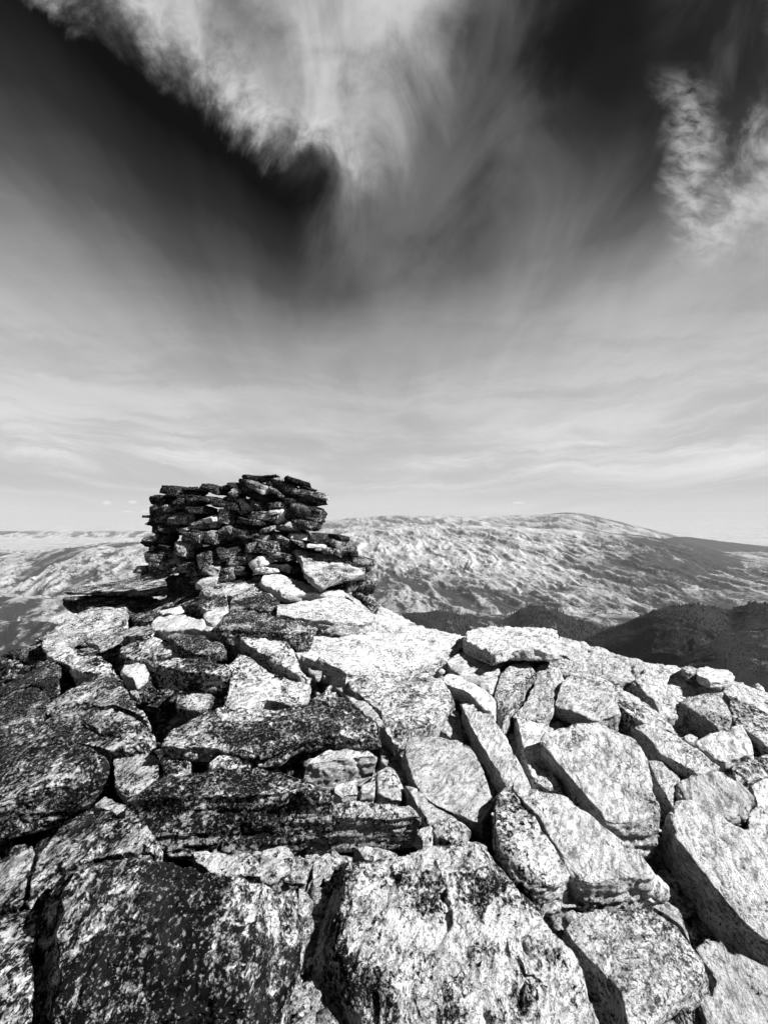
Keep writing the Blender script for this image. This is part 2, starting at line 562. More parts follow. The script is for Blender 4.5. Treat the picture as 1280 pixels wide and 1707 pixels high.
# --- right of the ridge
rock('boulder', 'thick pale block perched on the ridge edge with a black gap beneath', 'T', [(771, 1061), (782, 1050), (817, 1043), (845, 1044), (909, 1045), (924, 1053), (923, 1078), (905, 1079), (855, 1079), (817, 1086), (794, 1082), (774, 1071)], 0.13, 0.13, (0.0, 0.02), 0.15, 0.5, group=GM)
rock('stone', 'small dark stone wedged below the perched ridge block', 'T', [(800, 1086), (850, 1082), (895, 1086), (900, 1102), (850, 1104), (810, 1096)], 0.12, 0.08, (0, 0), 0.5, 0.25, group=GM)
rock('pebble', 'tiny white pebble under the right corner of the perched block', 'T', [(905, 1093), (911, 1087), (918, 1092), (917, 1100), (908, 1101)], 0.05, 0.09, (0, 0), 0.05, 0.5)
rock('flat_rock', 'white bedrock slab running down behind the perched block', 'D', [(250, 183), (330, 190), (480, 232), (600, 283), (700, 308), (700, 345), (610, 372), (530, 380), (350, 345), (300, 350), (320, 280), (300, 262), (235, 272)], 0.2, 0.03, (0, 0), 0.12, 0.5, group=GM)
rock('flat_rock', 'broad pale slab on the ridge with a dark undercut left edge', 'D', [(635, 385), (690, 342), (800, 328), (930, 350), (1040, 405), (1010, 440), (900, 475), (860, 520), (760, 538), (725, 500), (670, 420)], 0.18, 0.08, (0.02, 0), 0.18, 0.48, group=GM)
rock('stone', 'flat white stone lying on the skyline of the ridge', 'D', [(930, 330), (980, 318), (1060, 325), (1105, 350), (1100, 375), (1060, 390), (1000, 384), (940, 355)], 0.10, 0.14, (0, 0.05), 0.1, 0.5, group=GM)
rock('stone', 'small speckled stone on the skyline touching a flat white one', 'D', [(850, 322), (905, 308), (940, 330), (940, 352), (880, 345)], 0.10, 0.10, (0, 0), 0.45, 0.4, group=GM)
rock('flat_rock', 'smooth white slab falling away at the right end of the skyline', 'D', [(1040, 410), (1100, 392), (1190, 415), (1310, 450), (1310, 570), (1200, 520), (1100, 480), (1080, 455)], 0.2, 0.03, (0, 0), 0.15, 0.5, group=GM)
rock('boulder', 'boulder with a dark rough triangular face and a bright side', 'D', [(865, 492), (1000, 447), (1060, 440), (1105, 560), (1110, 602), (1062, 606), (1042, 522)], 0.25, 0.16, (0.10, 0.05), 0.35, 0.42, front=[(842, 600), (900, 646), (980, 630), (1058, 610)], drop=0.24, group=GM)
rock('boulder', 'speckled grey boulder at the right border behind a pale round one', 'D', [(1085, 465), (1180, 482), (1310, 570), (1310, 720), (1210, 650), (1115, 605), (1098, 530)], 0.25, 0.10, (0, 0), 0.55, 0.4, group=GM)
rock('boulder', 'pale rounded boulder with black lichen spots below the dark faced boulder', 'D', [(915, 690), (960, 650), (1100, 615), (1150, 602), (1200, 650), (1210, 740), (1140, 762), (1080, 788), (1050, 800), (1000, 760), (940, 710)], 0.22, 0.10, (0.05, 0.1), 0.28, 0.48, group=GM)
rock('stone', 'small white stone tucked beneath the dark triangular face', 'D', [(875, 662), (900, 645), (940, 655), (915, 690), (882, 684)], 0.08, 0.05, (0, 0), 0.05, 0.5)
rock('flat_rock', 'long white slab pointing down towards the right with a dark left side', 'D', [(632, 572), (680, 575), (760, 610), (850, 660), (960, 740), (1030, 800), (990, 820), (930, 840), (840, 792), (765, 745), (700, 660), (650, 612)], 0.22, 0.12, (0.08, 0.05), 0.15, 0.5, group=GM)
rock('flat_rock', 'narrow lichen striped slab lying along the upper side of a long white slab', 'D', [(550, 440), (580, 426), (620, 455), (700, 502), (790, 580), (840, 622), (840, 645), (780, 620), (690, 590), (620, 560), (558, 510)], 0.16, 0.10, (0, 0), 0.5, 0.42, group=GM)
rock('boulder', 'square topped boulder with lichen stripes and a black hollow under it', 'D', [(250, 490), (310, 372), (360, 350), (520, 385), (542, 430), (543, 570), (430, 572), (340, 535), (270, 505)], 0.16, 0.15, (0.04, 0.12), 0.32, 0.46, group=GM)
rock('flat_rock', 'upright looking white slab left of the square topped boulder', 'D', [(52, 545), (125, 445), (158, 345), (220, 300), (272, 350), (290, 382), (250, 470), (200, 568), (120, 560)], 0.2, 0.08, (0, 0), 0.12, 0.5, group=GM)
rock('boulder', 'lumpy half lichened boulder below the perched ridge block', 'M', [(910, 520), (960, 400), (1040, 330), (1180, 320), (1240, 380), (1242, 430), (1165, 480), (1150, 560), (1060, 650), (980, 758), (940, 740), (912, 620)], 0.24, 0.12, (0.0, 0.05), 0.42, 0.45, group=GM)
rock('flat_rock', 'flat pale slab with a dark slot in it below the perched block', 'M', [(520, 308), (560, 262), (650, 225), (740, 255), (985, 297), (940, 345), (905, 450), (900, 543), (770, 490), (640, 420), (560, 360)], 0.15, 0.10, (0, 0), 0.25, 0.48, group=GM)
rock('flat_rock', 'long clean white slab bridging a black crevice', 'M', [(482, 440), (520, 392), (640, 425), (740, 490), (888, 580), (905, 625), (892, 708), (800, 682), (690, 562), (560, 512), (490, 470)], 0.14, 0.13, (0.03, 0.03), 0.08, 0.52, group=GM)
rock('flat_rock', 'long tapering grey slab with a black spotted left face, standing on end', 'T', [(768, 1174), (782, 1170), (800, 1178), (822, 1192), (836, 1212), (848, 1235), (862, 1265), (885, 1308), (862, 1316), (838, 1300), (815, 1262), (792, 1222)], 0.24, 0.12, (0.12, 0.08), 0.15, 0.45, group=GM)
rock('boulder', 'broad flat boulder covered in small dark spots', 'C', [(520, 520), (560, 472), (650, 456), (800, 472), (960, 502), (1000, 570), (1022, 600), (962, 680), (940, 718), (870, 738), (760, 748), (705, 700), (690, 650), (600, 580)], 0.22, 0.10, (0.02, 0.05), 0.42, 0.48, group=GM)
rock('flat_rock', 'smooth white ridge slab beside the foot of the cairn', 'C', [(340, 290), (480, 300), (540, 276), (620, 258), (690, 270), (700, 298), (620, 342), (500, 370), (400, 380), (340, 366)], 0.2, 0.06, (0, 0), 0.15, 0.52, group=GM)
rock('flat_rock', 'largest white ridge slab, its back edge forming the skyline', 'C', [(700, 292), (800, 287), (860, 271), (1000, 274), (1070, 300), (1075, 340), (1010, 395), (880, 420), (800, 450), (640, 454), (550, 454), (420, 392), (520, 365), (620, 342)], 0.2, 0.07, (0, 0), 0.18, 0.52, group=GM)
rock('flat_rock', 'white tongue of rock with a dark slit along its lower edge', 'C', [(270, 370), (380, 365), (430, 392), (540, 458), (500, 472), (420, 432), (300, 388)], 0.14, 0.08, (0, 0), 0.12, 0.5, group=GM)
rock('stone', 'small grey brick shaped stone in the gap below the white tongue', 'C', [(330, 432), (345, 420), (400, 435), (402, 470), (372, 480), (335, 460)], 0.08, 0.02, (0, 0), 0.05, 0.32)
rock('pebble', 'round grey pebble beside the brick shaped stone', 'C', [(400, 468), (420, 455), (448, 470), (440, 490), (407, 487)], 0.06, 0.02, (0, 0), 0.05, 0.36)
rock('flat_rock', 'plain white slab between two lichened rocks beside the pebble', 'C', [(195, 490), (230, 460), (300, 500), (350, 520), (330, 570), (262, 600), (220, 560)], 0.14, 0.05, (0, 0), 0.1, 0.5, group=GM)
rock('flat_rock', 'grooved grey slab sloping down beside the boulder of small dark spots', 'C', [(430, 480), (520, 502), (600, 590), (690, 700), (760, 770), (722, 772), (690, 722), (620, 690), (560, 630), (500, 570), (440, 530)], 0.2, 0.05, (0.2, 0.0), 0.22, 0.4, group=GM)
rock('boulder', 'smooth grey flat boulder shaped like a blunt wedge', 'F', [(790, 5), (850, -22), (1000, -22), (1110, 0), (1160, 60), (1180, 140), (1200, 200), (1228, 262), (1222, 355), (1190, 380), (1110, 352), (1040, 318), (960, 292), (900, 250), (860, 190), (828, 100)], 0.24, 0.12, (0.03, 0.12), 0.10, 0.40, group=GM)
rock('stone', 'shaded grey stone at the head of the black crevice', 'C', [(950, 730), (1000, 672), (1058, 650), (1078, 760), (1088, 805), (1010, 772)], 0.16, -0.02, (0, 0.05), 0.2, 0.34, group=GM)
rock('flat_rock', 'thin white slab lying against the left side of the great pale slab', 'D', [(60, 572), (160, 572), (230, 590), (240, 620), (188, 700), (250, 830), (288, 915), (220, 918), (160, 890), (110, 780), (80, 660)], 0.22, 0.05, (0.05, 0), 0.12, 0.5, group=GM)
rock('flat_rock', 'great pale slab with lichen at its foot and a grey left side', 'T', [(908, 1240), (922, 1212), (975, 1203), (1012, 1195), (1035, 1205), (1055, 1220), (1077, 1266), (1082, 1282), (1080, 1300), (1094, 1340), (1093, 1366), (1070, 1373), (1010, 1358), (1000, 1342), (985, 1318), (950, 1280)], 0.22, 0.17, (0.04, 0.04), 0.24, 0.5, front=[(904, 1252), (928, 1294), (956, 1326), (990, 1352)], drop=0.13, group=GM)
rock('stone', 'upright white stone standing in the crevice right of the great pale slab', 'G', [(705, 85), (770, 56), (810, 80), (868, 180), (832, 240), (826, 278), (790, 250), (730, 150)], 0.2, 0.06, (0.05, 0.1), 0.12, 0.5, group=GM)
rock('boulder', 'grey rounded boulder above the big slanting slab', 'G', [(852, 190), (920, 142), (1020, 126), (1100, 150), (1150, 190), (1215, 240), (1218, 290), (1170, 332), (1080, 358), (1000, 320), (900, 272), (860, 240)], 0.24, 0.10, (0.03, 0.1), 0.1, 0.40, group=GM)
rock('boulder', 'lichen blotched boulder cut by the right border', 'G', [(1085, 112), (1130, 90), (1200, 52), (1310, 25), (1310, 150), (1200, 178), (1150, 188), (1105, 150)], 0.24, 0.08, (0, 0.05), 0.42, 0.45, group=GM)
rock('boulder', 'bright white boulder at the right border above the slanting slab', 'G', [(1195, 192), (1310, 148), (1310, 490), (1205, 422), (1172, 400), (1182, 332), (1222, 290)], 0.24, 0.05, (0, 0.0), 0.12, 0.52, group=GM)
rock('flat_rock', 'biggest slanting grey slab at the right with a deep black crevice along it', 'G', [(815, 300), (850, 266), (950, 280), (1060, 352), (1110, 402), (1200, 432), (1320, 505), (1320, 1000), (1232, 942), (1160, 852), (1080, 780), (1000, 690), (970, 620), (900, 550), (860, 490), (835, 420)], 0.36, 0.14, (0.03, 0.03), 0.12, 0.42, group=GB)
rock('stone', 'small white chunk beside the black crevice, on the grey shelf', 'G', [(670, 690), (690, 632), (740, 635), (795, 690), (800, 728), (750, 752), (700, 735)], 0.12, 0.08, (0, 0.1), 0.12, 0.5)
rock('pebble', 'white pebble pinched under the foot of the great pale slab', 'G', [(640, 412), (660, 394), (680, 400), (675, 425), (647, 428)], 0.06, 0.03, (0, 0), 0.05, 0.52)
rock('boulder', 'black lichened boulder leaning on the left of a white slab', 'T', [(828, 1332), (842, 1306), (868, 1316), (888, 1352), (903, 1380), (928, 1415), (952, 1454), (944, 1468), (912, 1475), (886, 1473), (860, 1453), (840, 1425), (829, 1390)], 0.26, 0.14, (-0.02, 0.08), 0.52, 0.45, group=GB)
rock('flat_rock', 'white slab with a lichen line, propped beside the black lichened boulder', 'G', [(20, 192), (110, 216), (250, 242), (330, 272), (430, 332), (540, 422), (600, 470), (680, 555), (714, 608), (700, 622), (600, 638), (540, 652), (440, 660), (365, 640), (312, 590), (262, 510), (242, 470), (196, 400), (182, 360), (130, 318)], 0.22, 0.15, (0.03, 0.06), 0.22, 0.5, group=GB)
rock('flat_rock', 'dull grey shelf of rock under the propped white slab', 'G', [(190, 705), (350, 668), (560, 655), (660, 655), (690, 722), (800, 745), (915, 800), (938, 880), (1000, 940), (890, 958), (850, 880), (700, 775), (560, 765), (400, 792), (300, 800)], 0.22, 0.02, (0, 0.05), 0.12, 0.34, group=GB)
rock('flat_rock', 'clean light grey slab in the lower right, nearly free of lichen', 'G', [(292, 868), (350, 822), (400, 802), (560, 775), (700, 778), (838, 882), (900, 970), (1018, 1120), (980, 1170), (900, 1202), (860, 1260), (760, 1320), (650, 1380), (600, 1330), (570, 1200), (482, 1100), (372, 970)], 0.25, 0.08, (0.02, 0.04), 0.06, 0.45, group=GB)
rock('boulder', 'rough grey boulder filling the bottom right corner', 'G', [(922, 992), (1040, 946), (1100, 990), (1310, 1090), (1310, 1480), (1000, 1480), (965, 1290), (930, 1215), (992, 1180), (1022, 1122)], 0.3, 0.05, (0, 0), 0.25, 0.42, group=GB)
rock('stone', 'dark pointed stone in shade at the bottom edge', 'G', [(745, 1375), (860, 1272), (925, 1218), (962, 1262), (968, 1330), (960, 1440), (740, 1440)], 0.2, 0.06, (-0.35, 0.3), 0.5, 0.3, group=GB)
# --- middle and bottom
rock('boulder', 'largest foreground boulder, white with black lichen drifts across its middle', 'T', [(528, 1490), (545, 1442), (562, 1424), (620, 1416), (690, 1407), (740, 1398), (800, 1386), (820, 1396), (832, 1422), (860, 1452), (890, 1482), (920, 1530), (960, 1582), (1003, 1625), (1028, 1680), (1040, 1730), (1000, 1780), (700, 1790), (590, 1705), (535, 1612), (521, 1556)], 0.4, 0.10, (0.02, 0.12), 0.36, 0.50, drift=0.65, group=GB, bev=0.06, dome=0.05)
rock('stone', 'grey wedge of stone pressed against the back of the largest foreground boulder', 'F', [(558, 490), (620, 480), (700, 490), (692, 540), (660, 572), (600, 562)], 0.12, 0.11, (0, 0.2), 0.1, 0.36)
rock('stone', 'small pale egg shaped stone between two larger grey rocks', 'F', [(850, 422), (872, 400), (920, 382), (940, 410), (934, 450), (890, 465)], 0.1, 0.07, (0, 0.05), 0.06, 0.48)
rock('boulder', 'grey elongated boulder with one white chip on its nose', 'F', [(812, 200), (850, 186), (890, 240), (960, 302), (1040, 330), (1080, 370), (1118, 410), (1060, 450), (1020, 482), (962, 450), (936, 400), (882, 330), (832, 260)], 0.2, 0.06, (0, 0.1), 0.22, 0.38, group=GB)
rock('boulder', 'flat topped lichened block with a layered front edge, beside the mottled slab', 'F', [(470, 268), (600, 262), (820, 275), (868, 330), (880, 345), (760, 352), (600, 350), (480, 350), (430, 352)], 0.2, 0.16, (0.0, 0.08), 0.45, 0.44, front=[(300, 495), (450, 490), (600, 475), (780, 472), (850, 450), (882, 370)], drop=0.20, group=GB)
rock('stone', 'small white squarish stone under the layered white block', 'F', [(460, 192), (570, 166), (574, 245), (500, 254), (462, 235)], 0.12, 0.05, (0, 0.2), 0.1, 0.48)
rock('stone', 'small grey square stone right of the white squarish one', 'F', [(580, 180), (660, 162), (652, 240), (584, 250)], 0.12, 0.04, (0, 0.2), 0.12, 0.38)
rock('stone', 'upright pale stone with a dark cap at the crevice mouth', 'F', [(670, 112), (720, 96), (760, 140), (800, 200), (782, 262), (700, 264), (668, 230)], 0.18, 0.05, (0, 0.2), 0.3, 0.46, group=GB)
rock('stone', 'dark foliated stone stuck between the smooth wedge boulder and long slab', 'F', [(690, 20), (770, 30), (800, 80), (818, 140), (760, 140), (692, 82)], 0.18, -0.02, (-0.1, 0.1), 0.4, 0.3, group=GB)
rock('boulder', 'layered white block directly under the long overhanging slab', 'F', [(330, 70), (430, 22), (620, 8), (668, 28), (660, 60), (520, 62), (400, 80)], 0.2, 0.10, (0, 0.05), 0.18, 0.5, front=[(345, 108), (470, 152), (560, 158), (630, 153), (655, 90)], drop=0.14, group=GB)
rock('flat_rock', 'long overhanging lichen slab with a black shadow line along its front', 'T', [(262, 1205), (300, 1186), (380, 1178), (470, 1180), (518, 1162), (545, 1137), (600, 1180), (628, 1205), (633, 1224), (600, 1233), (545, 1224), (510, 1234), (470, 1249), (430, 1257), (400, 1254), (350, 1244), (272, 1242), (256, 1226)], 0.12, 0.13, (0.02, 0.03), 0.56, 0.45, group=GB)
rock('boulder', 'mottled black and white slab with a high flat front face', 'T', [(215, 1332), (260, 1301), (300, 1286), (360, 1276), (430, 1272), (500, 1290), (552, 1305), (557, 1316), (480, 1318), (400, 1320), (300, 1326)], 0.22, 0.16, (0.0, 0.02), 0.60, 0.46, front=[(214, 1372), (260, 1380), (322, 1402), (440, 1407), (490, 1398), (546, 1342)], drop=0.24, group=GB)
rock('stone', 'white stone with a black blotch below the mottled slab', 'E', [(932, 512), (1000, 502), (1150, 520), (1220, 520), (1273, 598), (1240, 620), (1050, 648), (1000, 600), (952, 570)], 0.14, 0.0, (0, 0.25), 0.35, 0.5, group=GB)
rock('stone', 'rounded half dark stone in the row under the mottled slab', 'F', [(86, 560), (110, 512), (240, 492), (264, 530), (240, 600), (182, 668), (102, 640)], 0.16, 0.0, (0, 0.2), 0.4, 0.42)
rock('stone', 'grey upright stone next to the half dark one', 'F', [(216, 620), (270, 547), (320, 540), (350, 590), (332, 680), (252, 680), (204, 660)], 0.16, -0.02, (0, 0.2), 0.15, 0.4)
rock('stone', 'narrow pale stone leaning against the largest boulder', 'F', [(352, 560), (420, 516), (448, 532), (410, 610), (345, 686)], 0.16, 0.0, (0, 0.2), 0.2, 0.44)
rock('stone', 'speckled splinter of stone jammed upright in the gap between the two largest boulders', 'F', [(290, 692), (320, 686), (354, 760), (350, 900), (320, 928), (291, 918), (286, 800)], 0.16, -0.02, (0, 0.1), 0.4, 0.45)
rock('stone', 'thin curved stone deep in the gap between the two largest boulders', 'F', [(268, 950), (300, 932), (318, 990), (290, 1090), (252, 1128), (258, 1040)], 0.14, -0.06, (0, 0), 0.3, 0.4)
rock('stone', 'pale stone at the bottom of the gap near the picture edge', 'F', [(240, 1230), (290, 1160), (400, 1095), (440, 1180), (470, 1280), (430, 1420), (180, 1420)], 0.16, -0.08, (0, 0.1), 0.35, 0.42, group=GB)
rock('boulder', 'huge black lichened boulder filling the bottom left', 'T', [(62, 1510), (105, 1440), (215, 1428), (300, 1434), (350, 1452), (440, 1463), (487, 1480), (495, 1520), (490, 1590), (470, 1660), (440, 1790), (45, 1790), (56, 1600)], 0.45, 0.05, (0.0, 0.26), 0.69, 0.42, drift=0.6, group=GB, bev=0.07, dome=0.17)
rock('flat_rock', 'curved lichen slab lying on the back of the huge black boulder', 'T', [(100, 1377), (135, 1353), (170, 1352), (200, 1360), (253, 1379), (257, 1400), (220, 1418), (160, 1430), (95, 1450), (45, 1505), (62, 1432)], 0.16, 0.14, (0.1, 0.1), 0.55, 0.42, group=GB)
rock('flat_rock', 'great dark slab at the left border above a black gap', 'T', [(-30, 1238), (0, 1229), (66, 1204), (92, 1216), (97, 1236), (125, 1250), (168, 1256), (178, 1261), (140, 1284), (110, 1298), (60, 1305), (28, 1312), (-30, 1345)], 0.22, 0.14, (0.02, 0.05), 0.68, 0.42, front=[(-30, 1398), (0, 1375), (20, 1363), (70, 1352), (137, 1338), (182, 1322), (184, 1290)], drop=0.2, group=GB)
rock('boulder', 'grey lichened rock at the left border beside the huge black boulder', 'E', [(-40, 545), (60, 505), (150, 475), (158, 600), (100, 768), (-40, 775)], 0.25, 0.13, (0, 0.1), 0.5, 0.42, group=GB)
rock('boulder', 'pale rock in the bottom left corner beside the huge black boulder', 'E', [(-40, 790), (172, 785), (160, 1000), (150, 1200), (120, 1440), (-40, 1440)], 0.3, 0.13, (0, 0.05), 0.60, 0.46, group=GB)
rock('stone', 'grey wedge stone pointing down, right of the dark border slab', 'E', [(542, 60), (560, 32), (700, 26), (768, 60), (778, 150), (660, 230), (592, 250), (552, 190)], 0.2, 0.04, (0, 0.2), 0.5, 0.42, group=GB)
rock('stone', 'small white capped stone behind the curved lichen slab', 'E', [(440, 302), (490, 262), (600, 280), (640, 310), (718, 378), (640, 378), (560, 342)], 0.14, 0.06, (0, 0.1), 0.35, 0.48)
rock('stone', 'small lichened stone tucked beneath the long overhanging slab', 'E', [(1015, 92), (1060, 52), (1150, 56), (1180, 100), (1120, 118), (1032, 114)], 0.1, 0.08, (0, 0.1), 0.45, 0.44)
rock('stone', 'knobbly lichened stone beside the grey wedge stone', 'E', [(775, 60), (840, 50), (918, 62), (900, 122), (840, 150), (795, 168), (785, 100)], 0.16, 0.04, (0, 0.1), 0.55, 0.42)
# --- left, below the cairn
rock('flat_rock', 'long flat black lichened slab jutting out at the left of the cairn', 'B', [(312, 134), (330, 120), (500, 96), (650, 66), (700, 46), (800, 58), (812, 138), (700, 148), (640, 143), (500, 138), (400, 138)], 0.07, 0.18, (0.0, 0.0), 0.58, 0.46, group=GL, amp=0.6)
rock('flat_rock', 'flat dark slab directly under the long jutting one', 'B', [(306, 158), (400, 150), (620, 152), (750, 158), (740, 188), (620, 226), (440, 222), (400, 205), (320, 182)], 0.16, 0.08, (0, 0), 0.7, 0.4, group=GL, amp=0.7)
rock('boulder', 'dark cube shaped block on the end of the long jutting slab', 'B', [(808, 66), (830, 50), (960, 58), (968, 74), (900, 78), (812, 80)], 0.2, 0.30, (0, 0), 0.75, 0.3, front=[(806, 152), (880, 150), (968, 138)], drop=0.20, group=GL)
rock('flat_rock', 'dark speckled ledge below the cube shaped block', 'B', [(600, 222), (750, 167), (900, 152), (1080, 140), (1098, 180), (1000, 208), (890, 195), (770, 216), (750, 268), (640, 278)], 0.14, 0.06, (0, 0), 0.62, 0.42, group=GL)
rock('flat_rock', 'white lichened slab with ragged steps, left of the dark ledge', 'B', [(212, 335), (340, 262), (420, 217), (540, 206), (600, 196), (634, 270), (560, 298), (460, 330), (410, 340), (300, 384), (222, 394)], 0.13, 0.10, (0.02, 0.02), 0.46, 0.5, group=GL)
rock('flat_rock', 'bright white slab among the dark rocks under the cairn', 'B', [(735, 290), (770, 252), (890, 247), (980, 262), (1000, 290), (1068, 310), (1050, 324), (960, 318), (900, 310), (820, 322), (750, 318)], 0.12, 0.08, (0.02, 0.05), 0.14, 0.54, group=GL)
rock('stone', 'thin white stone above the bright white slab', 'B', [(765, 222), (878, 197), (890, 210), (832, 234), (782, 244)], 0.08, 0.06, (0, 0.05), 0.1, 0.54)
rock('boulder', 'small white boulder with a black oval hollow', 'B', [(986, 240), (1030, 197), (1090, 177), (1110, 187), (1100, 225), (1040, 268), (1002, 272)], 0.14, 0.09, (0.05, 0.1), 0.22, 0.52, group=GL)
rock('flat_rock', 'thin overhanging lip of rock above a black hollow', 'B', [(412, 368), (470, 346), (590, 322), (700, 292), (738, 302), (730, 330), (680, 348), (600, 350), (482, 398)], 0.08, 0.08, (0, 0.02), 0.48, 0.46, group=GL)
rock('boulder', 'white flecked boulder at the left end of the black hollow', 'B', [(220, 430), (240, 406), (310, 402), (420, 440), (540, 482), (558, 500), (500, 518), (380, 518), (300, 480), (242, 452)], 0.2, 0.07, (0, 0.05), 0.45, 0.5, group=GL)
rock('boulder', 'ridged grey boulder at the right end of the black hollow', 'B', [(566, 415), (600, 387), (660, 370), (720, 352), (760, 352), (888, 410), (820, 428), (710, 448), (640, 458), (600, 448)], 0.2, 0.07, (0, 0.1), 0.5, 0.44, group=GL)
rock('boulder', 'evenly speckled boulder under the bright white slab', 'B', [(812, 350), (850, 326), (930, 336), (1000, 350), (1050, 366), (1084, 405), (1000, 433), (960, 442), (900, 410)], 0.16, 0.12, (0, 0.08), 0.6, 0.46, group=GL)
rock('stone', 'rounded white rock below the ridged grey boulder', 'B', [(572, 520), (600, 482), (660, 466), (698, 480), (690, 500), (640, 543), (592, 543)], 0.16, 0.04, (0.05, 0.15), 0.18, 0.5, group=GL)
rock('boulder', 'blocky speckled boulder overhanging two black hollows', 'B', [(752, 490), (830, 441), (950, 452), (1040, 470), (1128, 490), (1120, 520), (1060, 530), (900, 520)], 0.16, 0.20, (0.0, 0.05), 0.58, 0.48, front=[(756, 572), (880, 580), (940, 602), (1040, 575), (1112, 560)], drop=0.15, group=GL)
rock('stone', 'pale speckled rock beneath the blocky overhanging boulder', 'B', [(852, 605), (950, 608), (1080, 650), (1098, 690), (1000, 718), (862, 690)], 0.14, 0.0, (0, 0.1), 0.5, 0.46, group=GL)
rock('boulder', 'white lichen boulder with a slanting black shadow below, right of the blocky one', 'C', [(-50, 490), (-56, 442), (0, 386), (90, 386), (150, 440), (200, 490), (240, 560), (328, 628), (300, 646), (180, 606), (120, 592), (0, 640), (-90, 630), (-58, 560)], 0.16, 0.15, (0.02, 0.08), 0.44, 0.5, group=GL)
rock('flat_rock', 'long diagonal speckled slab with a black gap on its lower side', 'I', [(606, 360), (622, 322), (750, 342), (920, 382), (1050, 482), (1100, 560), (1238, 740), (1248, 806), (1180, 778), (1040, 688), (880, 598), (760, 538), (662, 480)], 0.14, 0.15, (0.03, 0.04), 0.44, 0.5, group=GL)
rock('stone', 'shaded stone in the gap under the long diagonal slab', 'I', [(542, 470), (600, 462), (700, 540), (758, 590), (640, 585), (562, 520)], 0.14, 0.0, (0, 0.1), 0.5, 0.4)
rock('boulder', 'dark lichened boulder overhanging the white ridge slabs', 'I', [(432, 300), (520, 202), (640, 166), (800, 200), (960, 242), (1150, 280), (1258, 312), (1268, 385), (1150, 382), (1000, 392), (920, 380), (750, 338), (600, 308), (490, 358)], 0.16, 0.20, (0.0, 0.0), 0.62, 0.46, front=[(1262, 500), (1225, 540), (1110, 498), (985, 412)], drop=0.14, group=GL)
rock('flat_rock', 'dark grained slab above the overhanging lichened boulder', 'I', [(552, 102), (640, 62), (760, 22), (890, 12), (902, 60), (988, 102), (958, 208), (830, 198), (700, 160), (562, 180)], 0.16, 0.12, (0, 0.05), 0.58, 0.42, group=GL)
rock('flat_rock', 'big smooth white slab with swirling grain at the foot of the cairn', 'A', [(708, 700), (722, 636), (900, 615), (1030, 622), (1110, 668), (1185, 722), (1110, 742), (980, 738), (850, 722)], 0.24, 0.18, (0.0, 0.03), 0.10, 0.5, front=[(1222, 765), (1130, 800), (1000, 815), (960, 812), (862, 800)], drop=0.18, group=GL)
rock('flat_rock', 'dark lichen slab at the left border higher up the slope', 'B', [(-45, 690), (0, 642), (92, 602), (188, 592), (238, 640), (190, 733), (80, 778), (0, 826), (-45, 850)], 0.16, 0.08, (0, 0.05), 0.66, 0.42, group=GL)
rock('flat_rock', 'flat tapering slab with a black gap under its left end', 'J', [(502, 645), (640, 622), (760, 602), (900, 642), (1070, 690), (1280, 712), (1400, 722), (1280, 788), (1080, 788), (940, 798), (780, 758), (562, 718)], 0.12, 0.12, (0.0, 0.05), 0.6, 0.42, group=GL)
rock('flat_rock', 'heavily speckled slab above the flat tapering one', 'J', [(762, 530), (880, 432), (1000, 412), (1200, 500), (1328, 620), (1290, 688), (1080, 678), (900, 640), (792, 590)], 0.14, 0.12, (0.0, 0.1), 0.55, 0.46, group=GL)
rock('flat_rock', 'narrow rib of rock running beside the heavily speckled slab', 'J', [(372, 540), (600, 472), (830, 402), (898, 440), (762, 528), (502, 638)], 0.14, 0.08, (0, 0.08), 0.52, 0.44, group=GL)
rock('boulder', 'low grey rock with fine grain, left of the black hollows', 'J', [(752, 182), (880, 112), (1040, 112), (1098, 210), (1000, 290), (850, 320), (700, 370), (600, 440), (482, 498), (382, 430), (562, 300)], 0.16, 0.05, (0, 0.08), 0.55, 0.42, group=GL)
rock('boulder', 'dark foliated rock at the far left of the slope', 'J', [(-20, 260), (100, 152), (300, 62), (480, 2), (520, 62), (480, 180), (350, 230), (240, 222), (-20, 310)], 0.2, 0.06, (0, 0.15), 0.8, 0.34, group=GL)
rock('stone', 'little grey stone at the edge of a black hollow', 'J', [(1142, 262), (1220, 256), (1250, 318), (1200, 338), (1152, 300)], 0.08, 0.05, (0, 0.1), 0.12, 0.42)
rock('flat_rock', 'fine grained slab beneath the low grey rock at the left', 'J', [(900, 300), (1100, 240), (1180, 330), (1260, 420), (1300, 520), (1150, 450), (1000, 400), (880, 420), (800, 380)], 0.12, 0.05, (0, 0.08), 0.5, 0.44, group=GL)
rock('flat_rock', 'lichened slab at the foot of the cairn between the white slab and the cube block', 'A', [(330, 590), (420, 545), (520, 560), (610, 520), (690, 580), (660, 640), (520, 650), (470, 610), (400, 640)], 0.14, 0.10, (0, 0.05), 0.5, 0.46, group=GL)
rock('flat_rock', 'white sloping slab on the right shoulder of the cairn', 'Q', [(380, 222), (600, 268), (860, 300), (1000, 370), (1130, 402), (1130, 480), (940, 498), (830, 520), (680, 600), (600, 540), (500, 460), (470, 330)], 0.12, 0.34, (0, 0), 0.46, 0.47, group=GL, abs_tilt=(-0.10, 0.28), dist=4.95)
rock('flat_rock', 'flat pale slab under the sloping shoulder slab of the cairn', 'Q', [(12, 502), (180, 490), (340, 510), (500, 590), (700, 640), (920, 660), (900, 700), (560, 690), (300, 690), (100, 600)], 0.14, 0.16, (0, 0.03), 0.2, 0.52, group=GL, dist=4.78)

# ------------------------------------------------------------------ the cairn
CAIRN = 'stones piled in the summit cairn'


def cairn_depth(px, py):
    return 5.02 + max(0.0, (1000 - py)) / 200.0 * 0.42 + (0.10 if px < 300 else 0.0)


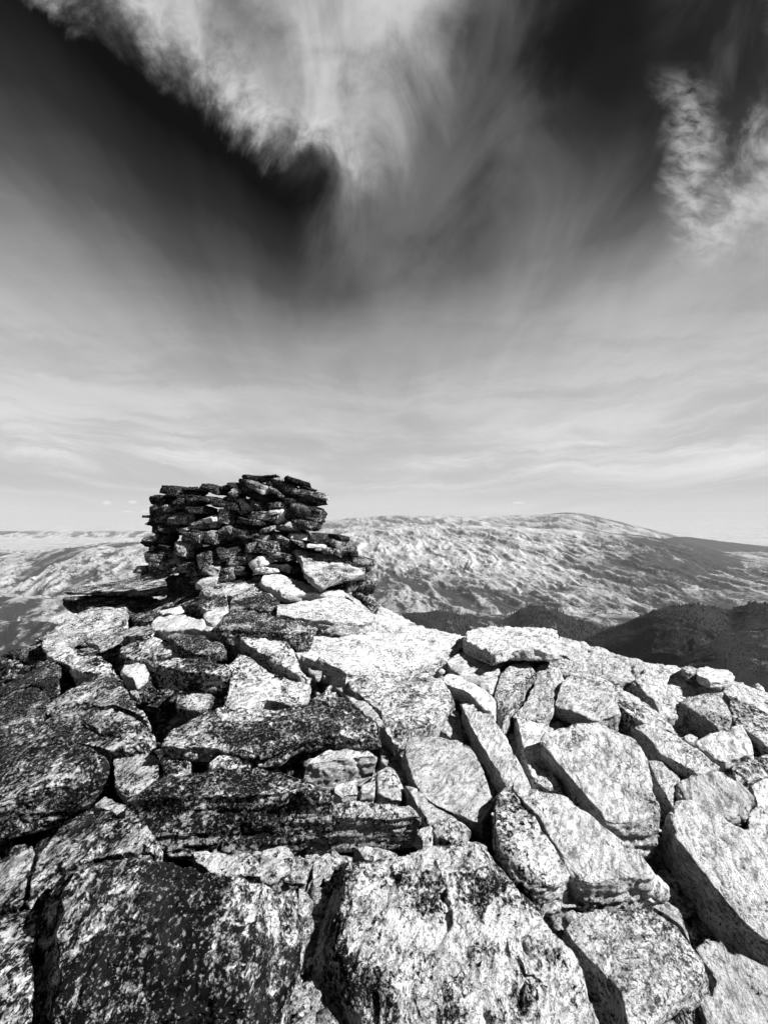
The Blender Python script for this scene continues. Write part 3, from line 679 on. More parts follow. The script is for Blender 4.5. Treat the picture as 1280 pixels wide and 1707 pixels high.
def cairn_stone(crop, cx, cy, wd, hg, ang, label, lich=0.84, tone=0.40, deep=0.42, push=0.0):
    _seed[0] += 1
    rng = random.Random(_seed[0] * 7)
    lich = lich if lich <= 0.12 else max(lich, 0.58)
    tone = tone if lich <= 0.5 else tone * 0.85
    (px, py), = conv(crop, [(cx, cy)])
    sc = CROPS[crop][2]
    d = cairn_depth(px, py) + push + rng.uniform(-0.07, 0.06)
    W_ = wd / sc / F * d * 1.42
    H_ = hg / sc / F * d * 1.22
    dp = min(deep, max(0.2, W_ * 1.5))
    pts = []
    # an uneven slab: corners cut, two ends of different height
    for sxx in (-1, 1):
        hh = rng.uniform(0.7, 1.0)
        sh = rng.uniform(-0.12, 0.12)
        for syy in (-1, 1):
            for szz in (-1, 1):
                cut = rng.uniform(0.5, 1.0)
                pts.append((sxx * 0.5 * cut, syy * 0.5 * rng.uniform(0.7, 1), szz * 0.5 * hh + sh))
                pts.append((sxx * 0.5 * rng.uniform(0.75, 1), syy * 0.5 * cut * 0.8, szz * 0.5 * hh * rng.uniform(0.3, 0.9) + sh))
    for _ in range(8):
        v = Vector((rng.uniform(-.5, .5) * 0.8, rng.choice((-.5, .5)) * rng.uniform(0.85, 1.1), rng.uniform(-.4, .4)))
        pts.append(tuple(v))
    for _ in range(5):
        pts.append((rng.uniform(-.4, .4), rng.uniform(-.4, .4), rng.choice((-.5, .5)) * rng.uniform(0.85, 1.05)))
    pts = [Vector((x * W_, y * dp, z * H_)) for x, y, z in pts]
    M = Matrix.Translation(Vector(unproj(px, py, d + dp * 0.42))) @ Matrix.Rotation(R(ang), 4, 'Y') @ Matrix.Rotation(R(rng.uniform(-26, 26)), 4, 'Z') @ Matrix.Rotation(R(rng.uniform(-9, 9)), 4, 'X')
    return finish_later('stone', None, [pts], [], M, max(0.0075, min(W_, H_) / 12), 0.50, _seed[0], label, 'stone', CAIRN, lich, tone, 0)


C = cairn_stone
L_, W2 = 0.66, 0.30
C('N', 410, 245, 210, 85, 8, 'dark wedge topping the left end of the cairn, jutting into the sky')
C('N', 425, 298, 210, 45, 2, 'thin dark plate just below the wedge at the cairn left top')
C('N', 320, 345, 235, 105, 8, 'dark block stepping out below the thin plate on the cairn left side')
C('N', 215, 455, 120, 140, -5, 'upright speckled stone at the outermost left edge of the cairn')
C('N', 625, 250, 190, 60, 10, 'flat dark top stone right of the left end wedge')
C('N', 840, 232, 210, 80, 15, 'sloping top stone in the dip of the cairn crest')
C('N', 1040, 190, 140, 60, 0, 'small flat top stone leaning against the highest boulder')
C('N', 1045, 275, 115, 80, -20, 'small bright white triangular stone near the cairn crest', 0.2, 0.5)
C('N', 700, 330, 270, 70, 5, 'long thin dark stone in the second course of the cairn')
C('N', 900, 372, 210, 95, 10, 'speckled stone under the dip of the cairn crest')
C('N', 500, 392, 200, 100, -10, 'humped dark stone below the flat dark top stone', 0.7)
C('N', 680, 440, 240, 70, 0, 'flat black stone roofing the long dark cavity of the cairn', 0.8, 0.3)
C('N', 330, 532, 210, 110, 0, 'layered grey stone near the left edge of the cairn', 0.6)
C('N', 500, 525, 200, 100, -3, 'bright white fronted stone in the left half of the cairn', 0.25, 0.5)
C('N', 350, 450, 180, 75, -10, 'pale thin stone wedged above the layered grey one', 0.5)
C('N', 1030, 335, 140, 75, 0, 'dark little stone below the bright triangular one')
C('N', 1035, 430, 160, 90, 5, 'dark stone at the right end of the long dark cavity')
C('N', 380, 655, 210, 100, 0, 'black squat stone under the layered grey one', 0.82, 0.32)
C('N', 740, 595, 280, 100, -8, 'broad grey stone forming the floor of the long dark cavity', 0.5)
C('N', 590, 645, 160, 65, 0, 'small pale stone left of the broad grey cavity floor', 0.3, 0.48)
C('N', 640, 740, 200, 125, 0, 'rounded whitish stone in the middle of the cairn left half', 0.45, 0.5)
C('N', 960, 725, 210, 110, -38, 'long stone propped diagonally in the middle of the cairn', 0.6, 0.36)
C('N', 845, 725, 180, 115, 0, 'grey stone behind the diagonally propped one', 0.6, 0.4)
C('N', 960, 520, 120, 150, 10, 'upright dark stone closing the cavity on its right', 0.62)
C('N', 800, 545, 200, 60, -10, 'smooth white sliver lying inside the dark cavity', 0.08, 0.5, 0.3, 0.03)
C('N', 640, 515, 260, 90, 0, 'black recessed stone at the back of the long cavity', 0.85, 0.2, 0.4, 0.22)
C('N', 205, 765, 135, 80, 0, 'white nosed stone sticking out low on the cairn left edge', 0.3, 0.48)
C('N', 165, 822, 120, 60, 4, 'grey plate under the white nosed stone')
C('N', 300, 735, 180, 90, 6, 'dark stone right of the white nosed one')
C('N', 270, 842, 170, 75, 0, 'dark flat stone low on the left flank of the cairn')
C('N', 380, 858, 170, 65, 5, 'thin grey stone beside the knobbly lichen stone')
C('N', 540, 850, 140, 135, 10, 'knobbly round stone with a white lichen ring', 0.5, 0.45)
C('N', 245, 655, 120, 80, -8, 'small dark stone on the left outline of the cairn below the waist')
C('O', 235, 205, 200, 150, 12, 'highest boulder of the cairn, dark and round backed', 0.7, 0.36)
C('O', 360, 205, 220, 85, 22, 'pale smooth slab lying on the shoulder of the highest boulder', 0.15, 0.45, 0.4, -0.05)
C('O', 340, 120, 260, 62, 5, 'flat dark capstone at the very top of the cairn')
C('O', 505, 155, 120, 85, 0, 'cracked little capstone right of the flat dark one', 0.55)
C('O', 640, 235, 240, 120, 10, 'black fronted block under the right capstones', 0.85, 0.22)
C('O', 745, 158, 240, 50, 17, 'thin slanting capstone near the right end of the crest')
C('O', 850, 222, 140, 42, 15, 'small thin plate below the slanting capstone')
C('O', 900, 282, 330, 62, 11, 'long pointed slab spearing out to the right near the top of the cairn', 0.38, 0.48, 0.4, -0.04)
C('O', 870, 350, 240, 85, -4, 'dark slab under the long pointed one')
C('O', 570, 285, 230, 42, 35, 'thin white tipped splinter leaning under the highest boulder', 0.3, 0.46)
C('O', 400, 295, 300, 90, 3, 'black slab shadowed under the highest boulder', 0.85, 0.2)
C('O', 765, 480, 250, 210, 20, 'big dark rounded boulder in the right half of the cairn', 0.7, 0.3)
C('O', 950, 490, 125, 85, 12, 'square dark block sticking out of the cairn right side', 0.75, 0.3)
C('O', 900, 430, 160, 60, 25, 'dark slanting stone above the square protruding block', 0.75, 0.3)
C('O', 840, 600, 220, 95, 5, 'dark stone below the big rounded boulder', 0.7)
C('O', 925, 625, 90, 80, 0, 'tiny dark stone at the right waist of the cairn')
C('O', 230, 430, 150, 130, 35, 'tilted mottled stone below the black shadowed slab', 0.45, 0.48)
C('O', 430, 395, 280, 85, 0, 'dark shelf stone across the cairn centre', 0.65)
C('O', 560, 382, 150, 62, 0, 'grey stone with a white spot next to the centre shelf', 0.35, 0.45)
C('O', 390, 520, 270, 100, 0, 'mottled bulging stone in the centre of the cairn', 0.45, 0.5)
C('O', 570, 535, 170, 130, -35, 'bright white fractured stone left of the big rounded boulder', 0.12, 0.52)
C('O', 300, 592, 280, 65, 8, 'long dark stone under the mottled bulging one')
C('O', 470, 640, 170, 50, -10, 'narrow white stone below the bright fractured one', 0.15, 0.5)
C('O', 650, 650, 200, 50, 5, 'flat grey stone right of the narrow white one', 0.45)
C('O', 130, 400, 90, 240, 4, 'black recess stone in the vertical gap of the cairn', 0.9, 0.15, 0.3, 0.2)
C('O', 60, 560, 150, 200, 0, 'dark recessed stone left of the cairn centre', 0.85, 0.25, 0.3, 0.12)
C('O', 180, 690, 220, 100, 5, 'lichen covered stone low in the cairn centre', 0.7)
C('O', 430, 755, 260, 110, 8, 'broad mottled stone low in the cairn centre', 0.55, 0.46)
C('O', 600, 760, 180, 90, 25, 'dark slanting stone on the cairn right foot', 0.65)
C('O', 770, 725, 190, 55, 8, 'white flat stone on the cairn right shoulder', 0.12, 0.52)
C('O', 790, 800, 160, 55, 35, 'pale strip of rock angled down the right shoulder', 0.25, 0.5)
C('O', 300, 840, 200, 90, -10, 'white fleck stone at the cairn foot centre', 0.5, 0.46)
C('Q', 735, 130, 310, 105, 8, 'dark rounded slab jutting right from the cairn shoulder', 0.66)
C('Q', 655, 192, 160, 45, 0, 'small white stone under the jutting shoulder slab', 0.1, 0.52)
C('Q', 775, 250, 130, 55, 3, 'pale lens shaped stone on the right shoulder', 0.2, 0.5)
C('Q', 920, 240, 210, 70, -12, 'white wedge at the right edge of the cairn shoulder', 0.35, 0.5)
C('Q', 1005, 268, 80, 65, 10, 'small dark stone behind the white shoulder wedge')
C('Q', 1070, 352, 260, 90, 12, 'dark layered stone at the far right edge of the shoulder', 0.66)
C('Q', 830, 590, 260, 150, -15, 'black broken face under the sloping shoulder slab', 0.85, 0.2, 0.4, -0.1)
C('Q', 1110, 590, 210, 160, 20, 'dark crumbling stone at the outermost right of the cairn', 0.6)
C('Q', 1010, 590, 190, 150, -10, 'lichened stone between the black broken face and the crumbling one', 0.6)
C('Q', 1100, 470, 160, 110, 0, 'pale rough stone above the crumbling right stone', 0.45)
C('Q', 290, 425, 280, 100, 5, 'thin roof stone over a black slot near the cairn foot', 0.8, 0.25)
C('Q', 40, 372, 150, 130, -40, 'bright white tilted stone at the cairn foot', 0.05, 0.54, 0.3, -0.1)
C('Q', 100, 458, 175, 60, -5, 'white lens of rock below the bright tilted stone', 0.05, 0.54, 0.3, -0.12)
C('Q', 1090, 725, 120, 85, 25, 'small dark stone tumbling down the right side below the shoulder', 0.6)
C('Q', 1190, 800, 170, 110, 38, 'slanted dark stone lowest on the right side of the cairn', 0.62)
C('Q', 250, 300, 240, 100, 12, 'rubbly dark stone left of the sloping shoulder slab', 0.68)
C('Q', 130, 200, 220, 120, 5, 'rough dark stone above the bright tilted one', 0.66)
C('P', 100, 440, 130, 75, -15, 'pale curled stone at the lower left corner of the cairn', 0.4, 0.46)
C('P', 230, 390, 150, 130, 5, 'dark block at the lower left of the cairn', 0.72)
C('P', 330, 392, 180, 95, 25, 'white streaked stone near the lower left corner', 0.4, 0.48)
C('P', 430, 300, 190, 120, 8, 'speckled stone under the knobbly lichen ringed stone', 0.55)
C('P', 600, 405, 180, 130, 0, 'dark lumpy stone above the cube shaped block', 0.68)
C('P', 250, 285, 200, 110, 0, 'grey layered stone on the lower left flank', 0.62)
C('P', 750, 315, 160, 130, -25, 'pale angular stone in the rubble at the cairn foot', 0.42, 0.47)
C('P', 840, 332, 130, 65, 20, 'small white stone in the rubble at the cairn foot', 0.15, 0.5)
C('P', 850, 430, 160, 95, 25, 'mottled small stone below the small white rubble stone', 0.5, 0.46)
C('P', 1000, 250, 210, 130, -10, 'lichened stone right of the rubble at the cairn foot', 0.62)
C('P', 1060, 350, 180, 110, 5, 'dark stone below the lichened foot stone', 0.66)
C('P', 960, 440, 170, 100, 0, 'small grey foot stone beside the mottled one', 0.55)
C('P', 1130, 450, 160, 100, 10, 'dark chunk left of the bright white tilted stone', 0.6)
C('P', 620, 280, 170, 90, -12, 'black stone beneath the propped diagonal stone', 0.8, 0.25)
C('P', 1180, 320, 180, 110, 15, 'speckled chunk above the bright white tilted stone', 0.58)
C('P', 720, 470, 230, 75, 0, 'flat lichened foot stone above the white rock', 0.62)
C('P', 740, 580, 190, 95, -10, 'white rock right of the cube shaped block', 0.12, 0.54, 0.3, -0.15)
C('P', 430, 430, 190, 90, -5, 'grey stone on the cairn foot above the jutting slab', 0.6)
C('P', 200, 490, 220, 70, -8, 'dark rubble stone above the jutting slab, far left', 0.62)
C('P', 1080, 600, 150, 95, -10, 'dark hollowed stone in front of the cairn foot', 0.75, 0.3, 0.3, -0.1)
C('P', 900, 560, 200, 80, -20, 'pale slanting stone left of the hollowed one', 0.4, 0.48, 0.3, -0.1)

C('N', 180, 522, 150, 34, 3, 'thin black plate poking out left below the upright speckled stone')
C('N', 245, 598, 170, 40, -6, 'thin dark plate at the waist of the cairn left outline')
C('N', 150, 792, 120, 34, 8, 'thin shard sticking out under the white nosed stone')
C('N', 560, 222, 110, 30, -8, 'small sliver standing proud on the flat dark top stone')
C('N', 770, 206, 120, 30, 14, 'thin dark sliver bridging the dip of the cairn crest')
C('N', 945, 212, 90, 46, -12, 'little dark stone at the foot of the highest boulder, on the crest')
C('N', 560, 305, 130, 46, -4, 'small pale chip between the flat top stone and the humped dark one', 0.3, 0.46)
C('N', 700, 660, 160, 34, 4, 'thin dark plate between the broad cavity floor and the rounded whitish stone')
C('N', 870, 830, 200, 46, -22, 'dark shard under the lower end of the propped diagonal stone')
C('O', 470, 96, 120, 26, -4, 'very thin sliver crowning the flat dark capstone')
C('O', 632, 118, 24, 60, 6, 'tiny upright spike of stone on the cairn crest')
C('O', 960, 352, 130, 34, -14, 'thin dark shard below the tip of the long pointed slab')
C('O', 300, 360, 160, 40, 10, 'thin grey plate just under the black shadowed slab')
C('O', 690, 345, 120, 60, 12, 'dark stone wedged under the white tipped splinter', 0.8, 0.3)
C('O', 930, 545, 120, 40, 18, 'thin dark shard under the square protruding block')
C('O', 500, 470, 110, 40, -5, 'small bright chip in the centre of the cairn', 0.1, 0.5, 0.3, -0.05)
C('Q', 860, 95, 130, 40, 10, 'thin dark plate on top of the jutting shoulder slab')
C('Q', 1170, 405, 110, 40, 10, 'thin shard at the tip of the dark layered shoulder stone')
C('Q', 1190, 640, 90, 60, 30, 'jagged small stone at the outer right edge below the crumbling one')

# small stuff packed inside the pile
_rg = random.Random(3)
core = []
for px, py, rx, ry, rz in ((300, 860, 0.24, 0.32, 0.20), (300, 930, 0.30, 0.30, 0.22), (350, 880, 0.36, 0.42, 0.28), (420, 900, 0.42, 0.5, 0.34), (420, 850, 0.36, 0.40, 0.22), (475, 850, 0.26, 0.36, 0.20),
                           (490, 905, 0.36, 0.45, 0.24), (545, 935, 0.36, 0.40, 0.18), (580, 965, 0.24, 0.30, 0.16), (360, 965, 0.6, 0.45, 0.16), (480, 965, 0.6, 0.5, 0.14), (455, 825, 0.26, 0.3, 0.10), (340, 838, 0.3, 0.3, 0.06), (295, 838, 0.14, 0.25, 0.06)):
    c_ = Vector(unproj(px, py, cairn_depth(px, py) + 0.55))
    core.append([c_ + Vector((v_.x * rx, v_.y * ry, v_.z * rz)) for v_ in [Vector((_rg.gauss(0, 1), _rg.gauss(0, 1), _rg.gauss(0, 1))).normalized() for _ in range(40)]])
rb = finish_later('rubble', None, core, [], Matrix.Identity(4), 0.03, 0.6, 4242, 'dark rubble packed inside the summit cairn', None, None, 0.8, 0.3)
rb['kind'] = 'stuff'

# carve every rock once all are placed
bpy.context.view_layer.update()
dg = bpy.context.evaluated_depsgraph_get()
carved = []
for o, amp, seed in pending:
    carved.append(bpy.data.meshes.new_from_object(o.evaluated_get(dg)))
for (o, amp, seed), me in zip(pending, carved):
    old = o.data
    o.modifiers.clear()
    nm = old.name
    o.data = me
    bpy.data.meshes.remove(old)
    me.name = nm
    if not me.materials:
        me.materials.append(ROCK)
    n = len(me.vertices)
    co = np.empty(n * 3, np.float32)
    no = np.empty(n * 3, np.float32)
    me.vertices.foreach_get('co', co)
    me.vertices.foreach_get('normal', no)
    co = co.reshape(-1, 3).astype(np.float64)
    no = no.reshape(-1, 3).astype(np.float64)
    rg = np.random.default_rng(seed)
    ext = np.abs(co).max(0) + 1e-6
    for _ in range(0 if seed == 4242 else 7 if amp > 0.63 or amp < 0.61 else 5):
        az = rg.uniform(0, 2 * math.pi)
        el = math.radians(rg.choice([12, 25, 50, 72]) + rg.uniform(-8, 8))
        fn = np.array([math.cos(az) * math.cos(el), math.sin(az) * math.cos(el), math.sin(el)])
        sup = co @ fn
        top_ = sup.max()
        span = top_ - np.median(sup)
        over = np.maximum(sup - (top_ - span * rg.uniform(0.02, 0.16)), 0)
        co = co - fn * (over * 0.92)[:, None]
    off = np.array([seed * 3.17 % 50, seed * 7.31 % 50, seed * 1.77 % 50])
    p = co + off
    side = 1 - np.abs(no[:, 2])
    big_ = pnoise(p * np.array([2.2, 3.0, 3.0]), seed)
    rid = 1 - 2 * np.abs(pnoise(p * np.array([4.0, 7.0, 9.0]), seed + 3))
    med = pnoise(p * np.array([9, 14, 18.0]), seed + 5)
    fin = pnoise(p * np.array([30, 40, 50.0]), seed + 7)
    fin2 = pnoise(p * np.array([70, 75, 90.0]), seed + 8)
    lay = pnoise(p * np.array([2.0, 2.0, 38.0]), seed + 9)
    lay2 = np.floor((p[:, 2] + 0.03 * big_) * 22) / 22 - p[:, 2] - 0.03 * big_
    ter = np.floor(3.2 * (pnoise(p * np.array([1.5, 3.2, 3.2]), seed + 11) + 0.45 * pnoise(p * np.array([6, 9, 9.0]), seed + 12))) / 3.2
    ter2 = np.floor(2.5 * pnoise(p * np.array([5.0, 9.0, 9.0]), seed + 13)) / 2.5
    grv = np.exp(-(pnoise(p * np.array([0.9, 2.4, 2.4]) + 0.15 * med[:, None], seed + 14) / 0.022) ** 2)
    disp = amp * (0.018 * big_ + 0.030 * ter + 0.012 * ter2 - 0.022 * grv - 0.016 * np.maximum(rid - 0.45, 0) * 1.6 + 0.010 * med + 0.006 * fin + 0.004 * fin2 + side * (0.014 * lay + (0.20 if seed % 3 == 0 else 0.07) * lay2))
    co = co + no * disp[:, None]
    me.vertices.foreach_set('co', co.astype(np.float32).ravel())
    me.polygons.foreach_set('use_smooth', np.ones(len(me.polygons), bool))
    me.update()


# ------------------------------------------------------------------ ground under the rocks
def grid_object(name, X, Y, Z, mat, kind, label, attr=None):
    r, c = X.shape
    v = np.stack([X, Y, Z], -1).reshape(-1, 3).astype(np.float32)
    i = np.arange(r * c).reshape(r, c)
    q = np.stack([i[:-1, :-1], i[:-1, 1:], i[1:, 1:], i[1:, :-1]], -1).reshape(-1, 4)
    me = bpy.data.meshes.new(name)
    me.vertices.add(len(v))
    me.vertices.foreach_set('co', v.ravel())
    me.loops.add(q.size)
    me.loops.foreach_set('vertex_index', q.ravel().astype(np.int32))
    me.polygons.add(len(q))
    me.polygons.foreach_set('loop_start', (np.arange(len(q)) * 4).astype(np.int32))
    me.polygons.foreach_set('loop_total', np.full(len(q), 4, np.int32))
    me.update(calc_edges=True)
    me.polygons.foreach_set('use_smooth', np.ones(len(q), bool))
    if attr is not None:
        for k, a in attr.items():
            at = me.attributes.new(k, 'FLOAT', 'POINT')
            at.data.foreach_set('value', a.ravel().astype(np.float32))
    me.materials.append(mat)
    o = bpy.data.objects.new(name, me)
    COL.objects.link(o)
    tag(o, label, None, None, kind)
    return o


def flank(y):
    return -3.5 - 0.62 * y


gx, gy = np.meshgrid(np.concatenate([np.linspace(-30, -6, 40), np.linspace(-5.95, 5.95, 400), np.linspace(6, 30, 40)]),
                     np.concatenate([np.linspace(-20, -1, 20), np.linspace(-0.95, 8.0, 320), np.linspace(8.1, 40, 60)]))


def ground_z(x, y):
    z = np.concatenate([gz(a, b) for a, b in zip(np.array_split(x, 40), np.array_split(y, 40))])
    r_ = np.sqrt(x ** 2 + y ** 2)
    far = np.clip((r_ - 8) / 6, 0, 1)
    z = z * (1 - far) + far * (-1.2 - 0.66 * r_)
    p = np.stack([x, y, z], -1)
    sunk = 0.16 + 0.10 * np.clip((-x - 0.2) / 0.5, 0, 1) * np.clip((4.2 - y) / 0.5, 0, 1) - 0.08 * np.clip((y - 2.6) / 1.0, 0, 1) * np.clip((x + 0.8) / 0.8, 0, 1)
    return z - sunk + 0.06 * pnoise(p * 2.2, 1) + 0.07 * (1 - 2 * np.abs(pnoise(p * 5.0, 2))) + 0.03 * np.floor(3 * pnoise(p * 9, 3)) / 3 + 0.012 * pnoise(p * 30, 4)


zz_ = ground_z(gx.ravel(), gy.ravel())
grid_object('ground', gx, gy, zz_.reshape(gx.shape), GROUND, 'structure', None)

# broken chips lying in the joints between the rocks
rng = np.random.default_rng(8)
NC = 7000
chy = rng.uniform(0.7, 6.2, NC)
chx = rng.uniform(-1.0, 1.0, NC) * (chy + 0.12)
keepc = (chy < 3.7) | (chx < -0.6)
chx, chy = chx[keepc], chy[keepc]
NC = len(chx)
chs = rng.gamma(2.2, 0.013, NC) + 0.012
chz = ground_z(chx, chy) + chs * 0.35
ico = bmesh.new()
bmesh.ops.create_icosphere(ico, subdivisions=1, radius=1.0)
iv = np.array([v.co[:] for v in ico.verts])
iq = np.array([[v.index for v in f.verts] for f in ico.faces])
ico.free()
jit = 1 + rng.uniform(-0.55, 0.30, (NC, len(iv), 1))
V = iv[None] * jit * np.stack([chs * rng.uniform(0.8, 2.0, NC), chs * rng.uniform(0.7, 1.2, NC), chs * rng.uniform(0.25, 0.65, NC)], -1)[:, None, :]
ca_, cb_ = rng.uniform(0, 6.28, NC), rng.uniform(-0.6, 0.6, NC)
cc_, ss_ = np.cos(cb_)[:, None], np.sin(cb_)[:, None]
V = np.stack([V[..., 0] * cc_ - V[..., 2] * ss_, V[..., 1], V[..., 0] * ss_ + V[..., 2] * cc_], -1)
cc_, ss_ = np.cos(ca_)[:, None], np.sin(ca_)[:, None]
V = np.stack([V[..., 0] * cc_ - V[..., 1] * ss_, V[..., 0] * ss_ + V[..., 1] * cc_, V[..., 2]], -1) + np.stack([chx, chy, chz], -1)[:, None, :]
V = V.reshape(-1, 3).astype(np.float32)
Q = (iq[None] + (np.arange(NC) * len(iv))[:, None, None]).reshape(-1, 3).astype(np.int32)
me = bpy.data.meshes.new('gravel')
me.vertices.add(len(V))
me.vertices.foreach_set('co', V.ravel())
me.loops.add(Q.size)
me.loops.foreach_set('vertex_index', Q.ravel())
me.polygons.add(len(Q))
me.polygons.foreach_set('loop_start', (np.arange(len(Q)) * 3).astype(np.int32))
me.polygons.foreach_set('loop_total', np.full(len(Q), 3, np.int32))
me.update(calc_edges=True)
me.materials.append(GROUND)
gv = bpy.data.objects.new('gravel', me)
COL.objects.link(gv)
tag(gv, 'broken rock chips lying in the joints between the summit rocks', None, None, 'stuff')

# ------------------------------------------------------------------ hills and valleys to the horizon
RIDGES = []


def ridge(pts, near, farr, rough=0.0, wave=900.0, forest=0.0, seed=1, smooth=28.0):
    a = np.array(pts, float)
    s = (a[:, 0] - 640) / F
    S_ = np.linspace(-2.0, 2.0, 4001)
    ker = np.exp(-0.5 * (np.arange(-90, 91) / smooth) ** 2)
    ker /= ker.sum()
    dd = np.interp(S_, s, a[:, 2])
    zz = np.interp(S_, s, EYE - (a[:, 1] - 853.5) / F * a[:, 2])
    dd = np.convolve(np.pad(dd, 90, 'edge'), ker, 'valid')
    zz = np.convolve(np.pad(zz, 90, 'edge'), ker, 'valid')
    RIDGES.append(dict(s=S_, d=dd, z=zz, near=near, far=farr, rough=rough, wave=wave, forest=forest, seed=seed))


ridge([(300, 885, 16000), (420, 876, 16000), (540, 868, 15500), (600, 862, 15000), (660, 858, 15000), (700, 861, 15000), (760, 858, 15000), (800, 862, 15000), (860, 858, 15000), (900, 859, 14500),
       (925, 855, 14000), (940, 851, 14000), (975, 856, 13800), (1010, 864, 13500), (1060, 876, 13000), (1100, 886, 12500), (1135, 894, 12000), (1250, 925, 12000)], 0.20, 0.25, 80, 900, 0.34, 11)
ridge([(250, 935, 7000), (420, 915, 7400), (520, 903, 7800), (560, 893, 8000), (600, 882, 8300), (640, 878, 8500), (700, 874, 8700), (760, 876, 8500), (800, 876, 8200), (850, 879, 8000), (900, 881, 8000),
       (940, 884, 7800), (1000, 887, 7500), (1060, 891, 7300), (1100, 897, 7000), (1180, 918, 6500), (1280, 948, 6000), (1500, 1000, 5500)], 0.205, 0.10, 52, 430, 0.26, 12, 60.0)
ridge([(1050, 920, 10000), (1100, 897, 9500), (1135, 893, 9000), (1200, 902, 9000), (1280, 911, 9000), (1500, 935, 9000)], 0.16, 0.2, 25, 900, 1.0, 13)
ridge([(-250, 925, 6500), (-60, 912, 6500), (0, 922, 6200), (60, 925, 5800), (110, 915, 5600), (180, 906, 6200), (245, 902, 6400), (400, 905, 6800), (520, 925, 6800)], 0.10, 0.10, 50, 480, 0.38, 14, 60.0)
ridge([(-250, 1010, 3100), (0, 992, 3000), (100, 1003, 3000), (180, 985, 3200), (250, 960, 3600), (330, 950, 3800), (480, 985, 3600), (600, 1030, 3200)], 0.20, 0.22, 30, 300, 0.40, 15, 60.0)
ridge([(-250, 1100, 1700), (0, 1040, 1800), (60, 1033, 1850), (100, 1040, 1700), (200, 1100, 1500), (400, 1150, 1400)], 0.28, 0.5, 30, 260, 0.5, 18)
ridge([(330, 1180, 1100), (560, 1070, 1300), (600, 1042, 1400), (640, 1032, 1500), (690, 1021, 1500), (735, 1018, 1500), (780, 1027, 1500), (825, 1038, 1500), (850, 1028, 1550), (875, 1012, 1550), (895, 1008, 1550), (920, 1014, 1500), (960, 1032, 1450),
       (1000, 1046, 1400), (1060, 1056, 1350), (1200, 1070, 1250), (1500, 1090, 1250)], 0.03, 0.55, 26, 190, 0.60, 16, 12.0)
ridge([(900, 1110, 1150), (980, 1062, 1120), (1020, 1046, 1100), (1060, 1034, 1060), (1090, 1018, 1040), (1120, 1008, 1020), (1160, 1005, 1020), (1190, 1012, 1020), (1215, 1018, 1020), (1250, 1008, 1000), (1290, 1003, 1000), (1500, 995, 1000)], 0.16, 0.55, 34, 120, 0.66, 20, 10.0)
ridge([(900, 1250, 620), (1000, 1175, 640), (1100, 1130, 680), (1150, 1086, 700), (1200, 1060, 700), (1240, 1052, 700), (1280, 1048, 700), (1500, 1030, 700)], 0.06, 0.55, 22, 80, 0.54, 17, 14.0)


def terrain(x, y):
    s = x / y
    pos = np.stack([x, y, np.zeros_like(x)], -1)
    z = np.maximum(flank(y) - np.abs(x) * 0.03, -1180 + 60 * fbm(pos / 1500, 3, 5))
    z = np.where(y > 9000, np.maximum(z, -1000 + 40 * fbm(pos / 2500, 3, 6)), z)
    forest = np.where(y > 9000, 0.22, 0.75)
    for r in RIDGES:
        dc = np.interp(s, r['s'], r['d'])
        zc = np.interp(s, r['s'], r['z'])
        q = pos / r['wave']
        warp = pnoise(q * 0.5, r['seed']) * 0.5
        # gullies run down towards the viewer: stretch the noise along y
        w2 = 0.35 * pnoise(q * 1.7 + 9.1, r['seed'] + 2)
        g = fbm(np.stack([q[:, 0] * 1.15 + warp + 0.5 * w2 + 0.38 * q[:, 1], q[:, 1] * 0.42 + 0.4 * w2, q[:, 2]], -1), 8, r['seed'], 'multi', 0.62)
        f_ = fbm(q * 2.0, 5, r['seed'] + 40)
        drop = np.where(y < dc, (dc - y) * r['near'], (y - dc) * r['far'])
        grow = np.clip(drop / (r['rough'] * 2.0 + 1), 0.18, 1.0)
        zr = zc - drop + r['rough'] * grow * (0.85 * (g - 0.9) + 0.28 * f_)
        up = zr > z
        z = np.where(up, zr, z)
        forest = np.where(up, np.clip(r['forest'] + (0.42 * np.clip((s - 0.45) / 0.45, 0, 1) if r['seed'] == 12 else 0.0) + np.clip(0.85 - g, -0.6, 0.8) * 0.13 + 0.10 * f_, 0, 1), forest)
    return z, forest


cols = np.linspace(-1.45, 1.45, 1150)
rows = np.concatenate([np.geomspace(34, 600, 40), np.geomspace(610, 1700, 190), np.geomspace(1720, 4000, 110), np.geomspace(4030, 9200, 330), np.geomspace(9300, 17000, 130), np.geomspace(17300, 90000, 60)])
HS, HY = np.meshgrid(cols, rows)
HX = HS * HY
hz, hf = [], []
for a, b in zip(np.array_split(HX.ravel(), 30), np.array_split(HY.ravel(), 30)):
    z_, f_ = terrain(a, b)
    hz.append(z_)
    hf.append(f_)
hz = np.concatenate(hz).reshape(HX.shape)
hf = np.concatenate(hf).reshape(HX.shape)

